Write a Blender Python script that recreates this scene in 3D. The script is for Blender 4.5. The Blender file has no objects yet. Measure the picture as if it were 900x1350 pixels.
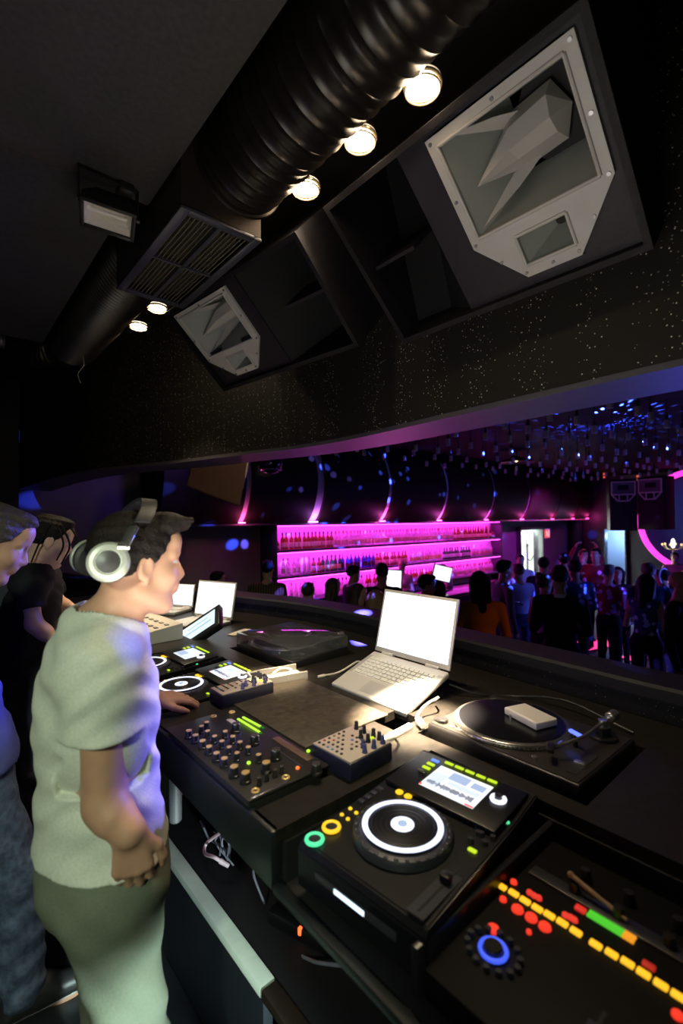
import bpy, bmesh, math, random
import numpy as np
from mathutils import Vector, Matrix, Euler
random.seed(7)
PI = math.pi
SC = bpy.context.scene
COL = SC.collection
# ------------------------------------------------------------------ camera model (also used to read positions off the photo)
FPX, HC = 620.0, 1.70
PITCH, RHO, YAW = math.atan(10.2/620), .0088, math.atan2(.656, .755)
_f0 = np.array([math.sin(YAW), math.cos(YAW), 0]); _r0 = np.array([math.cos(YAW), -math.sin(YAW), 0]); _z = np.array([0, 0, 1.])
CF = _f0*math.cos(PITCH)+_z*math.sin(PITCH); _u0 = np.cross(_r0, CF)
CR = math.cos(RHO)*_r0-math.sin(RHO)*_u0; CU = math.sin(RHO)*_r0+math.cos(RHO)*_u0
def at(px, py, **k):
    d = CF+CR*(px-450)/FPX+CU*(675-py)/FPX
    (a, v), = k.items()
    t = v if a == 'd' else (v-(HC if a == 'z' else 0))/d['xyz'.index(a)]
    return Vector((d[0]*t, d[1]*t, HC+d[2]*t))
# ------------------------------------------------------------------ materials
MATS = {}
def mat(name, col, rough=.5, metal=0., spec=.5, trans=0., bump=None, var=None, alpha=1., coat=0.):
    if name in MATS: return MATS[name]
    m = bpy.data.materials.new(name); m.use_nodes = True
    nt = m.node_tree; b = nt.nodes['Principled BSDF']
    b.inputs['Base Color'].default_value = (*col, 1); b.inputs['Roughness'].default_value = rough
    b.inputs['Metallic'].default_value = metal; b.inputs['Specular IOR Level'].default_value = spec
    b.inputs['Transmission Weight'].default_value = trans; b.inputs['Alpha'].default_value = alpha
    b.inputs['Coat Weight'].default_value = coat
    if bump or var:
        tc = nt.nodes.new('ShaderNodeTexCoord'); n = nt.nodes.new('ShaderNodeTexNoise')
        nt.links.new(tc.outputs['Object'], n.inputs['Vector'])
        n.inputs['Scale'].default_value = (bump or var)[0]; n.inputs['Detail'].default_value = 4
        if bump:
            bp = nt.nodes.new('ShaderNodeBump'); bp.inputs['Strength'].default_value = bump[1]; bp.inputs['Distance'].default_value = .01
            nt.links.new(n.outputs['Fac'], bp.inputs['Height']); nt.links.new(bp.outputs['Normal'], b.inputs['Normal'])
        if var:
            r = nt.nodes.new('ShaderNodeValToRGB')
            r.color_ramp.elements[0].position = .3; r.color_ramp.elements[1].position = .7
            r.color_ramp.elements[0].color = (*[c*(1-var[1]) for c in col], 1); r.color_ramp.elements[1].color = (*[min(1, c*(1+var[1])) for c in col], 1)
            nt.links.new(n.outputs['Fac'], r.inputs['Fac']); nt.links.new(r.outputs['Color'], b.inputs['Base Color'])
    MATS[name] = m
    return m
def emat(name, col, s=1.):
    if name in MATS: return MATS[name]
    m = bpy.data.materials.new(name); m.use_nodes = True
    nt = m.node_tree; b = nt.nodes['Principled BSDF']
    b.inputs['Base Color'].default_value = (*[c*.3 for c in col], 1)
    b.inputs['Emission Color'].default_value = (*col, 1); b.inputs['Emission Strength'].default_value = s
    MATS[name] = m
    return m
def speckle(name, base, dots, scale=70, keep=.72, rad=.16):
    m = mat(name, base, .55, spec=.3)
    nt = m.node_tree; b = nt.nodes['Principled BSDF']
    tc = nt.nodes.new('ShaderNodeTexCoord'); v = nt.nodes.new('ShaderNodeTexVoronoi'); v.inputs['Scale'].default_value = scale
    sep = nt.nodes.new('ShaderNodeSeparateColor')
    nt.links.new(tc.outputs['Object'], v.inputs['Vector']); nt.links.new(v.outputs['Color'], sep.inputs['Color'])
    a = nt.nodes.new('ShaderNodeMath'); a.operation = 'LESS_THAN'; a.inputs[1].default_value = rad
    g = nt.nodes.new('ShaderNodeMath'); g.operation = 'GREATER_THAN'; g.inputs[1].default_value = keep
    mu = nt.nodes.new('ShaderNodeMath'); mu.operation = 'MULTIPLY'
    mu2 = nt.nodes.new('ShaderNodeMath'); mu2.operation = 'MULTIPLY'
    nt.links.new(v.outputs['Distance'], a.inputs[0]); nt.links.new(sep.outputs[0], g.inputs[0])
    nt.links.new(a.outputs[0], mu.inputs[0]); nt.links.new(g.outputs[0], mu.inputs[1])
    nt.links.new(mu.outputs[0], mu2.inputs[0]); nt.links.new(sep.outputs[1], mu2.inputs[1])
    mx = nt.nodes.new('ShaderNodeMix'); mx.data_type = 'RGBA'
    mx.inputs['A'].default_value = (*base, 1); mx.inputs['B'].default_value = (*dots, 1)
    nt.links.new(mu2.outputs[0], mx.inputs['Factor']); nt.links.new(mx.outputs['Result'], b.inputs['Base Color'])
    return m
BLK = mat('black_paint', (.012, .012, .013), .5, var=(3, .25))
# ------------------------------------------------------------------ mesh helpers: each adds a shape to a bmesh
def nb(): return bmesh.new()
def _fin(bm, vs, mi):
    for f in {f for v in vs for f in v.link_faces}: f.material_index = mi
def box(bm, c, s, R=None, bev=0, seg=2, mi=0):
    M = Matrix.Translation(Vector(c)) @ (R.to_4x4() if R else Matrix()) @ Matrix.Diagonal((*s, 1))
    r = bmesh.ops.create_cube(bm, size=1, matrix=M); vs = r['verts']
    _fin(bm, vs, mi)
    if bev:
        es = list({e for v in vs for e in v.link_edges})
        bmesh.ops.bevel(bm, geom=es, offset=bev, segments=seg, affect='EDGES', profile=.5, material=-1)
def axis_M(p0, p1):
    p0, p1 = Vector(p0), Vector(p1); d = p1-p0
    return Matrix.Translation(p0) @ d.to_track_quat('Z', 'Y').to_matrix().to_4x4(), d.length
def lathe(bm, prof, seg=24, M=None, mi=0):
    M = M or Matrix(); rows = []
    for r, z in prof:
        if r < 1e-6: rows.append([bm.verts.new(M @ Vector((0, 0, z)))])
        else: rows.append([bm.verts.new(M @ Vector((r*math.cos(2*PI*i/seg), r*math.sin(2*PI*i/seg), z))) for i in range(seg)])
    for a, b in zip(rows, rows[1:]):
        for i in range(seg):
            j = (i+1) % seg
            q = [a[i % len(a)], a[j % len(a)], b[j % len(b)], b[i % len(b)]]
            q = list(dict.fromkeys(q))
            if len(q) > 2: bm.faces.new(q).material_index = mi
def cyl(bm, p0, p1, r0, r1=None, seg=20, mi=0, bev=0):
    M, L = axis_M(p0, p1); r1 = r0 if r1 is None else r1
    if bev: pr = [(0, 0), (r0-bev, 0), (r0, bev), (r1, L-bev), (r1-bev, L), (0, L)]
    else: pr = [(0, 0), (r0, 0), (r1, L), (0, L)]
    lathe(bm, pr, seg, M, mi)
def ring(bm, c, R, r, seg=40, n=(0, 0, 1), mi=0, a0=0, a1=2*PI, rs=8):
    M, _ = axis_M(c, Vector(c)+Vector(n)); full = abs(a1-a0-2*PI) < 1e-6
    N = seg if full else seg+1; rows = []
    for i in range(N):
        a = a0+(a1-a0)*i/seg
        rows.append([bm.verts.new(M @ Vector(((R+r*math.cos(t))*math.cos(a), (R+r*math.cos(t))*math.sin(a), r*math.sin(t)))) for t in [2*PI*k/rs for k in range(rs)]])
    for i in range(N if full else N-1):
        a, b = rows[i], rows[(i+1) % N]
        for k in range(rs): bm.faces.new([a[k], b[k], b[(k+1) % rs], a[(k+1) % rs]]).material_index = mi
    if not full:
        bm.faces.new(rows[0]).material_index = mi; bm.faces.new(rows[-1][::-1]).material_index = mi
def smooth_pts(pts, n=6):
    pts = [Vector(p) for p in pts]
    if len(pts) < 3: return pts
    P = [pts[0]*2-pts[1]]+pts+[pts[-1]*2-pts[-2]]; out = []
    for i in range(1, len(P)-2):
        for k in range(n):
            t = k/n; a, b, c, d = P[i-1:i+3]
            out.append(.5*((2*b)+(c-a)*t+(2*a-5*b+4*c-d)*t*t+(3*b-a-3*c+d)*t**3))
    return out+[pts[-1]]
def tube(bm, pts, r, seg=8, mi=0, n=6, r1=None):
    pts = smooth_pts(pts, n); rows = []; up = None
    for i, p in enumerate(pts):
        t = (pts[min(i+1, len(pts)-1)]-pts[max(i-1, 0)]).normalized()
        if up is None: up = t.orthogonal().normalized()
        up = (up-t*up.dot(t)); up = up.normalized() if up.length > 1e-6 else t.orthogonal().normalized()
        w = t.cross(up); rr = r if r1 is None else r+(r1-r)*i/(len(pts)-1)
        rows.append([bm.verts.new(p+(up*math.cos(a)+w*math.sin(a))*rr) for a in [2*PI*k/seg for k in range(seg)]])
    for a, b in zip(rows, rows[1:]):
        for k in range(seg): bm.faces.new([a[k], a[(k+1) % seg], b[(k+1) % seg], b[k]]).material_index = mi
    bm.faces.new(rows[0][::-1]).material_index = mi; bm.faces.new(rows[-1]).material_index = mi
def prism(bm, poly, z0, z1, M=None, mi=0, holes=None):
    M = M or Matrix()
    a = [bm.verts.new(M @ Vector((x, y, z0))) for x, y in poly]; b = [bm.verts.new(M @ Vector((x, y, z1))) for x, y in poly]
    n = len(poly)
    if not holes:
        bm.faces.new(a[::-1]).material_index = mi; bm.faces.new(b).material_index = mi
    for i in range(n): bm.faces.new([a[i], a[(i+1) % n], b[(i+1) % n], b[i]]).material_index = mi
def sph(bm, c, s, seg=20, R=None, mi=0):
    M = Matrix.Translation(Vector(c)) @ (R.to_4x4() if R else Matrix()) @ Matrix.Diagonal((*s, 1))
    r = bmesh.ops.create_uvsphere(bm, u_segments=seg, v_segments=max(8, seg//2), radius=1, matrix=M); _fin(bm, r['verts'], mi)
def quad(bm, ps, mi=0):
    bm.faces.new([bm.verts.new(Vector(p)) for p in ps]).material_index = mi
def loft(bm, rows, mi=0, close=False):
    R = [[bm.verts.new(Vector(p)) for p in row] for row in rows]
    for a, b in zip(R, R[1:]):
        n = len(a)
        for k in range(n if close else n-1): bm.faces.new([a[k], a[(k+1) % n], b[(k+1) % n], b[k]]).material_index = mi
    return R
# ------------------------------------------------------------------ object helpers
def obj(name, bm, mats, parent=None, ang=35, recalc=True):
    if recalc: bmesh.ops.recalc_face_normals(bm, faces=bm.faces[:])
    me = bpy.data.meshes.new(name); bm.to_mesh(me); bm.free()
    for m in (mats if isinstance(mats, (list, tuple)) else [mats]): me.materials.append(m)
    me.polygons.foreach_set('use_smooth', [True]*len(me.polygons)); me.set_sharp_from_angle(angle=math.radians(ang))
    o = bpy.data.objects.new(name, me); COL.objects.link(o)
    if parent: o.parent = parent
    return o
def tag(o, label, cat, group=None, kind=None):
    o['label'] = label; o['category'] = cat
    if group: o['group'] = group
    if kind: o['kind'] = kind
    return o
def thing(name, label, cat, loc=(0, 0, 0), rotz=0, group=None, rot=None):
    o = bpy.data.objects.new(name, None); COL.objects.link(o); o.empty_display_size = .05
    o.location = loc; o.rotation_euler = rot if rot else (0, 0, rotz)
    return tag(o, label, cat, group)
def struct(name, bm, m, label=None, ang=35):
    o = obj(name, bm, m, ang=ang); o['kind'] = 'structure'
    if label: o['label'] = label; o['category'] = 'structure'
    return o
def dup(root, loc, rotz=None, label=None, group=None):
    r = root.copy(); COL.objects.link(r); r.location = loc
    if rotz is not None: r.rotation_euler = (0, 0, rotz)
    if label: r['label'] = label
    if group: r['group'] = group
    for ch in list(root.children):
        c = ch.copy(); COL.objects.link(c); c.parent = r
        for g in ch.children:
            d = g.copy(); COL.objects.link(d); d.parent = c
    return r
def lamp(name, typ, loc, energy, col, target=None, size=.1, angle=None, blend=.3, parent=None):
    l = bpy.data.lights.new(name, typ); l.energy = energy; l.color = col
    if typ == 'AREA': l.size = size
    elif typ in ('POINT', 'SPOT'): l.shadow_soft_size = size
    if angle: l.spot_size = math.radians(angle); l.spot_blend = blend
    o = bpy.data.objects.new(name, l); COL.objects.link(o); o.location = loc
    if target is not None: o.rotation_euler = (Vector(target)-Vector(loc)).to_track_quat('-Z', 'Y').to_euler()
    o['kind'] = 'light'
    return o
# ------------------------------------------------------------------ distance-field bodies: one continuous surface per figure
class SDF:
    def __init__(s): s.p = []
    def cap(s, a, b, ra, rb=None, tag=0, k=.03, op=1):
        s.p.append(('c', np.array(a, float), np.array(b, float), ra, ra if rb is None else rb, tag, k, op)); return s
    def ell(s, c, r, R=None, tag=0, k=.03, op=1):
        s.p.append(('e', np.array(c, float), np.array(r, float), np.eye(3) if R is None else np.array(R, float), 0, tag, k, op)); return s
    def bb(s, p):
        if p[0] == 'c':
            r = max(p[3], p[4]); return np.minimum(p[1], p[2])-r, np.maximum(p[1], p[2])+r
        e = np.sqrt(((p[3]*p[2][None, :])**2).sum(1)); return p[1]-e, p[1]+e
    @staticmethod
    def ev(p, X, Y, Z):
        if p[0] == 'c':
            a, b, ra, rb = p[1:5]; ba = b-a; L = max(ba@ba, 1e-9)
            t = np.clip(((X-a[0])*ba[0]+(Y-a[1])*ba[1]+(Z-a[2])*ba[2])/L, 0, 1)
            return np.sqrt((X-a[0]-t*ba[0])**2+(Y-a[1]-t*ba[1])**2+(Z-a[2]-t*ba[2])**2)-(ra+(rb-ra)*t)
        c, r, R = p[1:4]; x, y, z = X-c[0], Y-c[1], Z-c[2]
        q = [(R[0, i]*x+R[1, i]*y+R[2, i]*z)/r[i] for i in range(3)]
        k0 = np.sqrt(q[0]**2+q[1]**2+q[2]**2); k1 = np.sqrt((q[0]/r[0])**2+(q[1]/r[1])**2+(q[2]/r[2])**2)+1e-9
        return k0*(k0-1)/k1
    def mesh(s, name, h, mats, parent=None, post=None, retag=None, grow=0., pad=.05):
        bbs = [s.bb(p) for p in s.p]
        lo = np.min([b[0] for b in bbs], 0)-3*h-(pad if post else 0); hi = np.max([b[1] for b in bbs], 0)+3*h+(pad if post else 0)
        n = np.ceil((hi-lo)/h).astype(int)+1
        ax = [lo[i]+h*np.arange(n[i]) for i in range(3)]
        F = np.full(n, .2, np.float32)
        for p, (a, b) in zip(s.p, bbs):
            k = p[6]; m = k+3*h+(pad if post else 0)
            i0 = np.maximum(np.floor((a-m-lo)/h).astype(int), 0); i1 = np.minimum(np.ceil((b+m-lo)/h).astype(int)+1, n)
            sl = tuple(slice(i0[i], i1[i]) for i in range(3))
            d = s.ev(p, ax[0][sl[0]][:, None, None], ax[1][sl[1]][None, :, None], ax[2][sl[2]][None, None, :])
            B = F[sl]
            if p[7] > 0: hh = np.maximum(k-np.abs(B-d), 0)/k; F[sl] = np.minimum(B, d)-hh*hh*k*.25
            else: hh = np.maximum(k-np.abs(B+d), 0)/k; F[sl] = np.maximum(B, -d)+hh*hh*k*.25
        F -= grow
        if post is not None: F = post(F, ax[0][:, None, None], ax[1][None, :, None], ax[2][None, None, :])
        V, Q = nets(F, lo, h)
        C = V[Q].mean(1); best = np.full(len(C), 9.); tg = np.zeros(len(C), int)
        for p in s.p:
            if p[7] < 0: continue
            d = s.ev(p, C[:, 0], C[:, 1], C[:, 2]); w = d < best; best[w] = d[w]; tg[w] = p[5]
        if retag is not None: tg = retag(C, tg)
        return mesh_from(name, V, Q, tg, mats, parent)
def nets(F, lo, h):
    S = F < 0; n = F.shape
    acc = np.zeros((n[0]-1, n[1]-1, n[2]-1, 3), np.float32); cnt = np.zeros((n[0]-1, n[1]-1, n[2]-1), np.float32)
    for axis in range(3):
        o1, o2 = [i for i in range(3) if i != axis]
        a = [slice(None)]*3; b = [slice(None)]*3; a[axis] = slice(0, -1); b[axis] = slice(1, None)
        fa, fb = F[tuple(a)], F[tuple(b)]; cr = S[tuple(a)] != S[tuple(b)]
        t = np.where(cr, fa/np.where(cr, fa-fb, 1), 0)
        for d1 in (0, 1):
            for d2 in (0, 1):
                sl = [slice(None)]*3
                sl[o1] = slice(d1, n[o1]-1+d1); sl[o2] = slice(d2, n[o2]-1+d2)
                c = cr[tuple(sl)]; tt = t[tuple(sl)]
                cnt += c; acc[..., axis] += tt*c; acc[..., o1] += d1*c; acc[..., o2] += d2*c
    act = cnt > 0; idx = np.full(act.shape, -1); I = np.argwhere(act); idx[act] = np.arange(len(I))
    V = lo+h*(I+acc[act]/cnt[act][:, None])
    Q = []
    for axis in range(3):
        u, v = (axis+1) % 3, (axis+2) % 3
        a = [slice(None)]*3; b = [slice(None)]*3; a[axis] = slice(0, -1); b[axis] = slice(1, None)
        cr = S[tuple(a)] != S[tuple(b)]
        E = np.argwhere(cr)
        E = E[(E[:, u] > 0) & (E[:, v] > 0) & (E[:, u] < n[u]-1) & (E[:, v] < n[v]-1)]
        ins = S[tuple(E.T)]
        def cell(du, dv):
            K = E.copy(); K[:, u] += du; K[:, v] += dv; return idx[tuple(K.T)]
        q = np.stack([cell(-1, -1), cell(0, -1), cell(0, 0), cell(-1, 0)], 1)
        q[~ins] = q[~ins][:, ::-1]; Q.append(q)
    return V, np.concatenate(Q)
def mesh_from(name, V, Q, tg, mats, parent=None):
    me = bpy.data.meshes.new(name); me.vertices.add(len(V)); me.vertices.foreach_set('co', V.astype(np.float32).ravel())
    me.loops.add(Q.size); me.loops.foreach_set('vertex_index', Q.astype(np.int32).ravel())
    me.polygons.add(len(Q)); me.polygons.foreach_set('loop_start', (np.arange(len(Q))*4).astype(np.int32))
    try: me.polygons.foreach_set('loop_total', np.full(len(Q), 4, np.int32))
    except Exception: pass
    for m in (mats if isinstance(mats, (list, tuple)) else [mats]): me.materials.append(m)
    me.polygons.foreach_set('material_index', tg.astype(np.int32)); me.polygons.foreach_set('use_smooth', np.ones(len(Q), bool))
    me.update(calc_edges=True); me.validate()
    o = bpy.data.objects.new(name, me); COL.objects.link(o)
    if parent: o.parent = parent
    return o
# ================================================================== SETTING
STAR = speckle('black_glitter_wall', (.020, .018, .0145), (1, .93, .76), 72, .45, .19)
STAR2 = speckle('black_glitter_parapet', (.007, .007, .009), (.35, .35, .38), 85, .5, .15)
CEILM = mat('charcoal_ceiling', (.040, .038, .036), .85, var=(2, .2), bump=(60, .1))
CEILM2 = mat('charcoal_slab', (.036, .036, .040), .85, var=(2, .2), bump=(60, .1))
DARK = mat('matte_black', (.006, .006, .007), .7)
FLOORM = mat('booth_floor', (.02, .022, .028), .3, var=(4, .3))
HALLF = mat('dance_floor', (.018, .018, .022), .42, var=(3, .3))
HALLC = mat('hall_ceiling', (.0028, .0028, .006), .7, spec=.12, var=(2, .3))
BARW = mat('hall_wall', (.10, .085, .11), .65, var=(1.2, .25))
GREYP = mat('grey_panel', (.22, .20, .20), .6, var=(1.5, .25))
bm = nb(); box(bm, (-.4, 2.3, -.05), (4.5, 9.4, .1)); struct('floor', bm, FLOORM)
bm = nb(); box(bm, (9, 1, -.75), (15.5, 13, .1)); struct('floor', bm, HALLF)
# the curved opening between booth and hall: same plan curve for the parapet and for the soffit above
CURVE = smooth_pts([(1.70, -2.4, 0), (1.735, -1, 0), (1.761, .4, 0), (1.78, .755, 0), (1.808, 1.28, 0), (1.85, 2.05, 0), (1.80, 2.55, 0), (1.636, 3.13, 0), (1.46, 3.82, 0), (1.05, 5.05, 0), (.75, 6.5, 0)], 6)
def offs(d):
    out = []
    for i, p in enumerate(CURVE):
        t = (CURVE[min(i+1, len(CURVE)-1)]-CURVE[max(i-1, 0)]).normalized()
        out.append(p+Vector((t.y, -t.x, 0))*d)
    return out
def wall_strip(prof):      # prof: (offset, height function) loop around the section
    rows = []
    ofs = [offs(d) for d, _ in prof]
    for i in range(len(CURVE)): rows.append([(ofs[k][i].x, ofs[k][i].y, h(ofs[k][i].y)) for k, (_, h) in enumerate(prof)])
    b = nb(); R = loft(b, rows, close=True); b.faces.new(R[0]); b.faces.new(R[-1]); return b
k_ = lambda z: (lambda y: z)
struct('wall_front', wall_strip([(0, k_(-.7)), (0, k_(1.115)), (.16, k_(1.115)), (.16, k_(-.7))]), STAR2)
LEDGE = mat('ledge_top', (.012, .012, .017), .55, spec=.3)
struct('trim_1', wall_strip([(-.012, k_(1.115)), (-.012, k_(1.15)), (-.004, k_(1.16)), (.168, k_(1.16)), (.176, k_(1.15)), (.176, k_(1.115))]), LEDGE)
sof = lambda y: 2.18 if y < 4.6 else 2.18-.09*((y-4.6)/1.9)**2
UNDER = mat('soffit_underside', (.085, .08, .09), .55)
struct('wall_front_upper', wall_strip([(0, lambda y: sof(y)+.012), (0, k_(3.36)), (.33, k_(3.36)), (.33, lambda y: sof(y)+.012)]), STAR)
struct('trim_2', wall_strip([(-.004, lambda y: sof(y)+.0125), (-.004, lambda y: sof(y)-.01), (.33, lambda y: sof(y)-.01), (.33, lambda y: sof(y)+.0125)]), UNDER)
bm = nb(); box(bm, (-.4, 2.3, 3.41), (4.5, 9.4, .1)); struct('ceiling', bm, DARK)
bm = nb(); box(bm, (-.94, -.11, 3.155), (3.16, 4.0, .41), bev=.004); struct('ceiling', bm, CEILM)
bm = nb(); box(bm, (-.965, 2.92, 3.175), (3.11, 2.04, .37)); struct('ceiling', bm, CEILM2)
bm = nb(); box(bm, (-.95, 6.6, 1.68), (3.4, .1, 3.36)); struct('wall_left', bm, mat('booth_end_wall', (.012, .012, .016), .6))
bm = nb(); box(bm, (9, .8, 3.05), (14.0, 12.4, .1)); struct('ceiling', bm, HALLC)
# bar-side wall with the lit doorway (x 12.47..13.81) cut out of it
bm = nb()
for x0, x1, z0, z1 in ((-1, 4.16, -.7, 3), (4.16, 11.15, 1.66, 3), (4.16, 11.15, -.7, -.1), (11.15, 12.47, -.7, 3), (12.47, 13.81, 1.39, 3), (13.81, 16.1, -.7, 3)):
    box(bm, ((x0+x1)/2, 6.9, (z0+z1)/2), (x1-x0, .2, z1-z0))
struct('wall_back', bm, BARW)
bm = nb(); box(bm, (3.375, 6.79, .5), (1.47, .03, 2.36), bev=.004); struct('wall_back_panel', bm, GREYP)
bm = nb(); box(bm, (4.135, 6.62, .5), (.07, .36, 2.36), bev=.004); struct('wall_back_fin', bm, DARK)
WHITE = mat('white_paint', (.78, .80, .76), .6)
bm = nb()
box(bm, (13.9, 8.6, .35), (3.0, .08, 2.1)); box(bm, (12.43, 7.8, .35), (.06, 1.6, 2.1)); box(bm, (15.36, 7.8, .35), (.06, 1.6, 2.1)); box(bm, (13.9, 7.8, 1.42), (3.0, 1.6, .06)); box(bm, (13.9, 7.8, -.73), (3.0, 1.6, .06))
struct('wall_corridor', bm, WHITE)
FRAME = mat('door_frame_dark', (.03, .03, .035), .4)
bm = nb()
for x in (12.47, 13.81): box(bm, (x, 6.8, .35), (.08, .26, 2.14), bev=.01)
box(bm, (13.14, 6.8, 1.40), (1.42, .26, .08), bev=.01); struct('door_1', bm, FRAME)
bm = nb(); box(bm, (13.50, 7.45, .3), (.05, .9, 2.0), R=Matrix.Rotation(-.25, 3, 'Z'), bev=.005); box(bm, (13.43, 7.15, .3), (.04, .14, .03))
struct('door_2', bm, mat('door_leaf', (.42, .5, .48), .4))
# far wall with the blue doorway
bm = nb()
for y0, y1, z0, z1 in ((-5, 5.14, -.7, 3), (5.14, 5.76, 1.345, 3), (5.76, 7, -.7, 3)): box(bm, (16.1, (y0+y1)/2, (z0+z1)/2), (.2, y1-y0, z1-z0))
struct('wall_right', bm, mat('far_wall', (.03, .028, .045), .6))
bm = nb(); box(bm, (17.2, 5.45, .33), (.06, 2.2, 2.1)); box(bm, (16.7, 6.4, .33), (1.0, .06, 2.1)); box(bm, (16.7, 4.4, .33), (1.0, .06, 2.1)); box(bm, (16.7, 5.4, 1.4), (1.1, 2.1, .06)); struct('wall_alcove', bm, WHITE)
bm = nb()
for y in (5.14, 5.76): box(bm, (16.0, y, .33), (.26, .06, 2.1), bev=.008)
box(bm, (16.0, 5.45, 1.36), (.26, .68, .06), bev=.008); struct('door_3', bm, FRAME)
# corner pilasters
bm = nb(); cyl(bm, (15.75, 6.55, -.7), (15.75, 6.55, 3), .18, seg=24); struct('trim_3', bm, DARK)
# ================================================================== CEILING GEAR
DUCTM = mat('black_duct_metal', (.022, .018, .015), .30, metal=.5, var=(5, .3))
def duct(name, label, x, z, R, y0, y1, pitch, depth, elbow=None):
    t = thing(name, label, 'duct', (x, y0, z))
    bm = nb(); pr = []; y = 0; L = y1-y0
    while y < L:
        for f, d in ((0, 0), (.16, depth), (.32, 0), (.5, 0), (.62, depth*.6), (.74, 0)):
            if y+f*pitch <= L: pr.append((R+d, y+f*pitch))
        y += pitch
    M, _ = axis_M((0, 0, 0), (0, 1, 0))
    lathe(bm, [(R-.006, 0)]+pr+[(R, L), (R-.006, L), (R-.006, 0)], 48, M)
    obj('pipe', bm, DUCTM, t, ang=50)
    return t
t = duct('spiral_duct', 'wide black spiral-seamed air duct running above the row of round lamps', .88, 3.05, .172, -.6, 1.585, .088, .007)
bm = nb(); M, _ = axis_M((0, 2.16, 0), (0, 1, 0)); ring(bm, (0, 2.185, 0), .176, .012, 40, (0, 1, 0)); obj('collar', bm, DUCTM, t)
t = duct('flexible_duct', 'black ribbed flexible duct leaving the far end of the vent box', .80, 3.06, .165, 2.36, 4.0, .034, .009)
bm = nb(); rows = []
for i in range(15):
    a = i/14*PI/2; c = Vector((-.25+.25*math.cos(a), 1.64+.25*math.sin(a), 0)); d = Vector((math.cos(a), math.sin(a), 0))
    rr = .165 if i % 2 else .172
    rows.append([c+d*rr*math.cos(q)+Vector((0, 0, rr*math.sin(q))) for q in [2*PI*k/36 for k in range(36)]])
loft(bm, rows, close=True); obj('elbow', bm, DUCTM, t)
bm = nb(); cyl(bm, (-.25, 1.89, 0), (-.40, 1.89, -.01), .165, .07, seg=30)
obj('reducer', bm, DUCTM, t)
bm = nb(); M, _ = axis_M((-.2, 1.5, -.17), (-.18, 1.48, -.3)); tube(bm, [(0, 1.35, -.17), (.01, 1.37, -.24), (-.02, 1.40, -.30), (.0, 1.41, -.36)], .003, 6); obj('loose_wire', bm, mat('grey_wire', (.2, .2, .19), .5), t)
t = thing('pipe_branch', 'thin silvery ribbed pipe at the left edge leading into the ribbed duct', 'duct', (.40, 4.25, 3.05))
bm = nb(); pr = []
for i in range(60): pr += [(.055, i*.03), (.06, i*.03+.012), (.055, i*.03+.024)]
M, _ = axis_M((0, 0, 0), (-1, 0, 0)); lathe(bm, pr, 24, M); obj('pipe', bm, mat('silver_pipe', (.22, .22, .24), .3, metal=.7), t)
# plenum box with a louvred grille
BOXM = mat('vent_sheet', (.055, .042, .034), .38, metal=.5, var=(4, .25))
GRM = mat('grille_frame', (.075, .075, .095), .35, metal=.4)
t = thing('vent_box', 'black sheet-metal vent box with louvred grille hung between two ducts', 'air vent', (.81, 1.965, 2.80))
bm = nb()
for s in (-1, 1):
    box(bm, (s*.158, 0, .21), (.006, .755, .40)); box(bm, (0, s*.3755, .21), (.32, .006, .40))
box(bm, (0, 0, .41), (.32, .755, .006)); obj('casing', bm, BOXM, t)
bm = nb()
for s in (-1, 1):
    box(bm, (s*.145, 0, 0), (.034, .765, .012), bev=.002); box(bm, (0, s*.367, 0), (.256, .034, .012), bev=.002)
box(bm, (0, 0, .006), (.256, .012, .02)); box(bm, (0, 0, .006), (.014, .70, .02))
obj('frame', bm, GRM, t)
SLAT = mat('grille_slat', (.13, .11, .08), .5)
bm = nb()
for i in range(15):
    x = -.119+i*.017
    if abs(x) < .006: continue
    box(bm, (x, 0, .012), (.0035, .70, .022), R=Matrix.Rotation(.5, 3, 'Y'))
obj('louvre', bm, SLAT, t)
bm = nb()
for i in range(15): box(bm, (0, -.33+i*.047, .042), (.25, .006, .03), R=Matrix.Rotation(.4, 3, 'X'))
obj('deflector', bm, SLAT, t)
# round par lamps in a row
LENS = emat('lamp_lens', (1, .83, .56), 26)
GL = mat('lamp_glass_rim', (.75, .62, .45), .15, metal=.6)
CAN = mat('lamp_can', (.01, .01, .01), .4)
plabels = ['lit round ceiling lamp nearest the big speaker, first of its row', 'lit round ceiling lamp beside the spiral duct, second of its row', 'lit round ceiling lamp by the end of the spiral duct', 'lit round ceiling lamp just past the vent box, beside the ribbed duct', 'small lit round ceiling lamp, farthest of its row along the ribbed duct']
PARS = [(1.128, .902), (1.122, 1.175), (1.12, 1.49), (1.05, 2.937), (1.05, 3.296)]
for (x, y), lb in zip(PARS, plabels):
    t = thing('round_lamp', lb, 'lamp', (x, y, 3.02), group='round lamps in the ceiling row')
    bm = nb(); lathe(bm, [(.0, .115), (.022, .115), (.03, .07), (.05, .045), (.058, .02), (.052, .02), (.045, .035), (.0, .05)], 32); obj('can', bm, CAN, t)
    bm = nb(); lathe(bm, [(0, .001), (.022, .0015), (.03, .004), (.046, .006), (.05, .012), (.05, .018), (0, .018)], 32); obj('lens', bm, LENS, t)
    bm = nb(); ring(bm, (0, 0, .01), .0545, .006, 36); ring(bm, (0, 0, -.004), .0535, .003, 36); obj('rim', bm, GL, t)
    bm = nb(); box(bm, (0, 0, .225), (.02, .02, .23)); obj('bracket', bm, CAN, t)
    for s in (1,):
        l = lamp('round_lamp_light', 'SPOT', (x, y, 3.0), 24 if y < 2 else 70, (1, .80, .52), (x, y+.001, 0), .05, 80, .8); lamp('round_lamp_spill', 'POINT', (x-.01, y, 2.965), .8, (1, .72, .45), size=.04)
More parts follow.
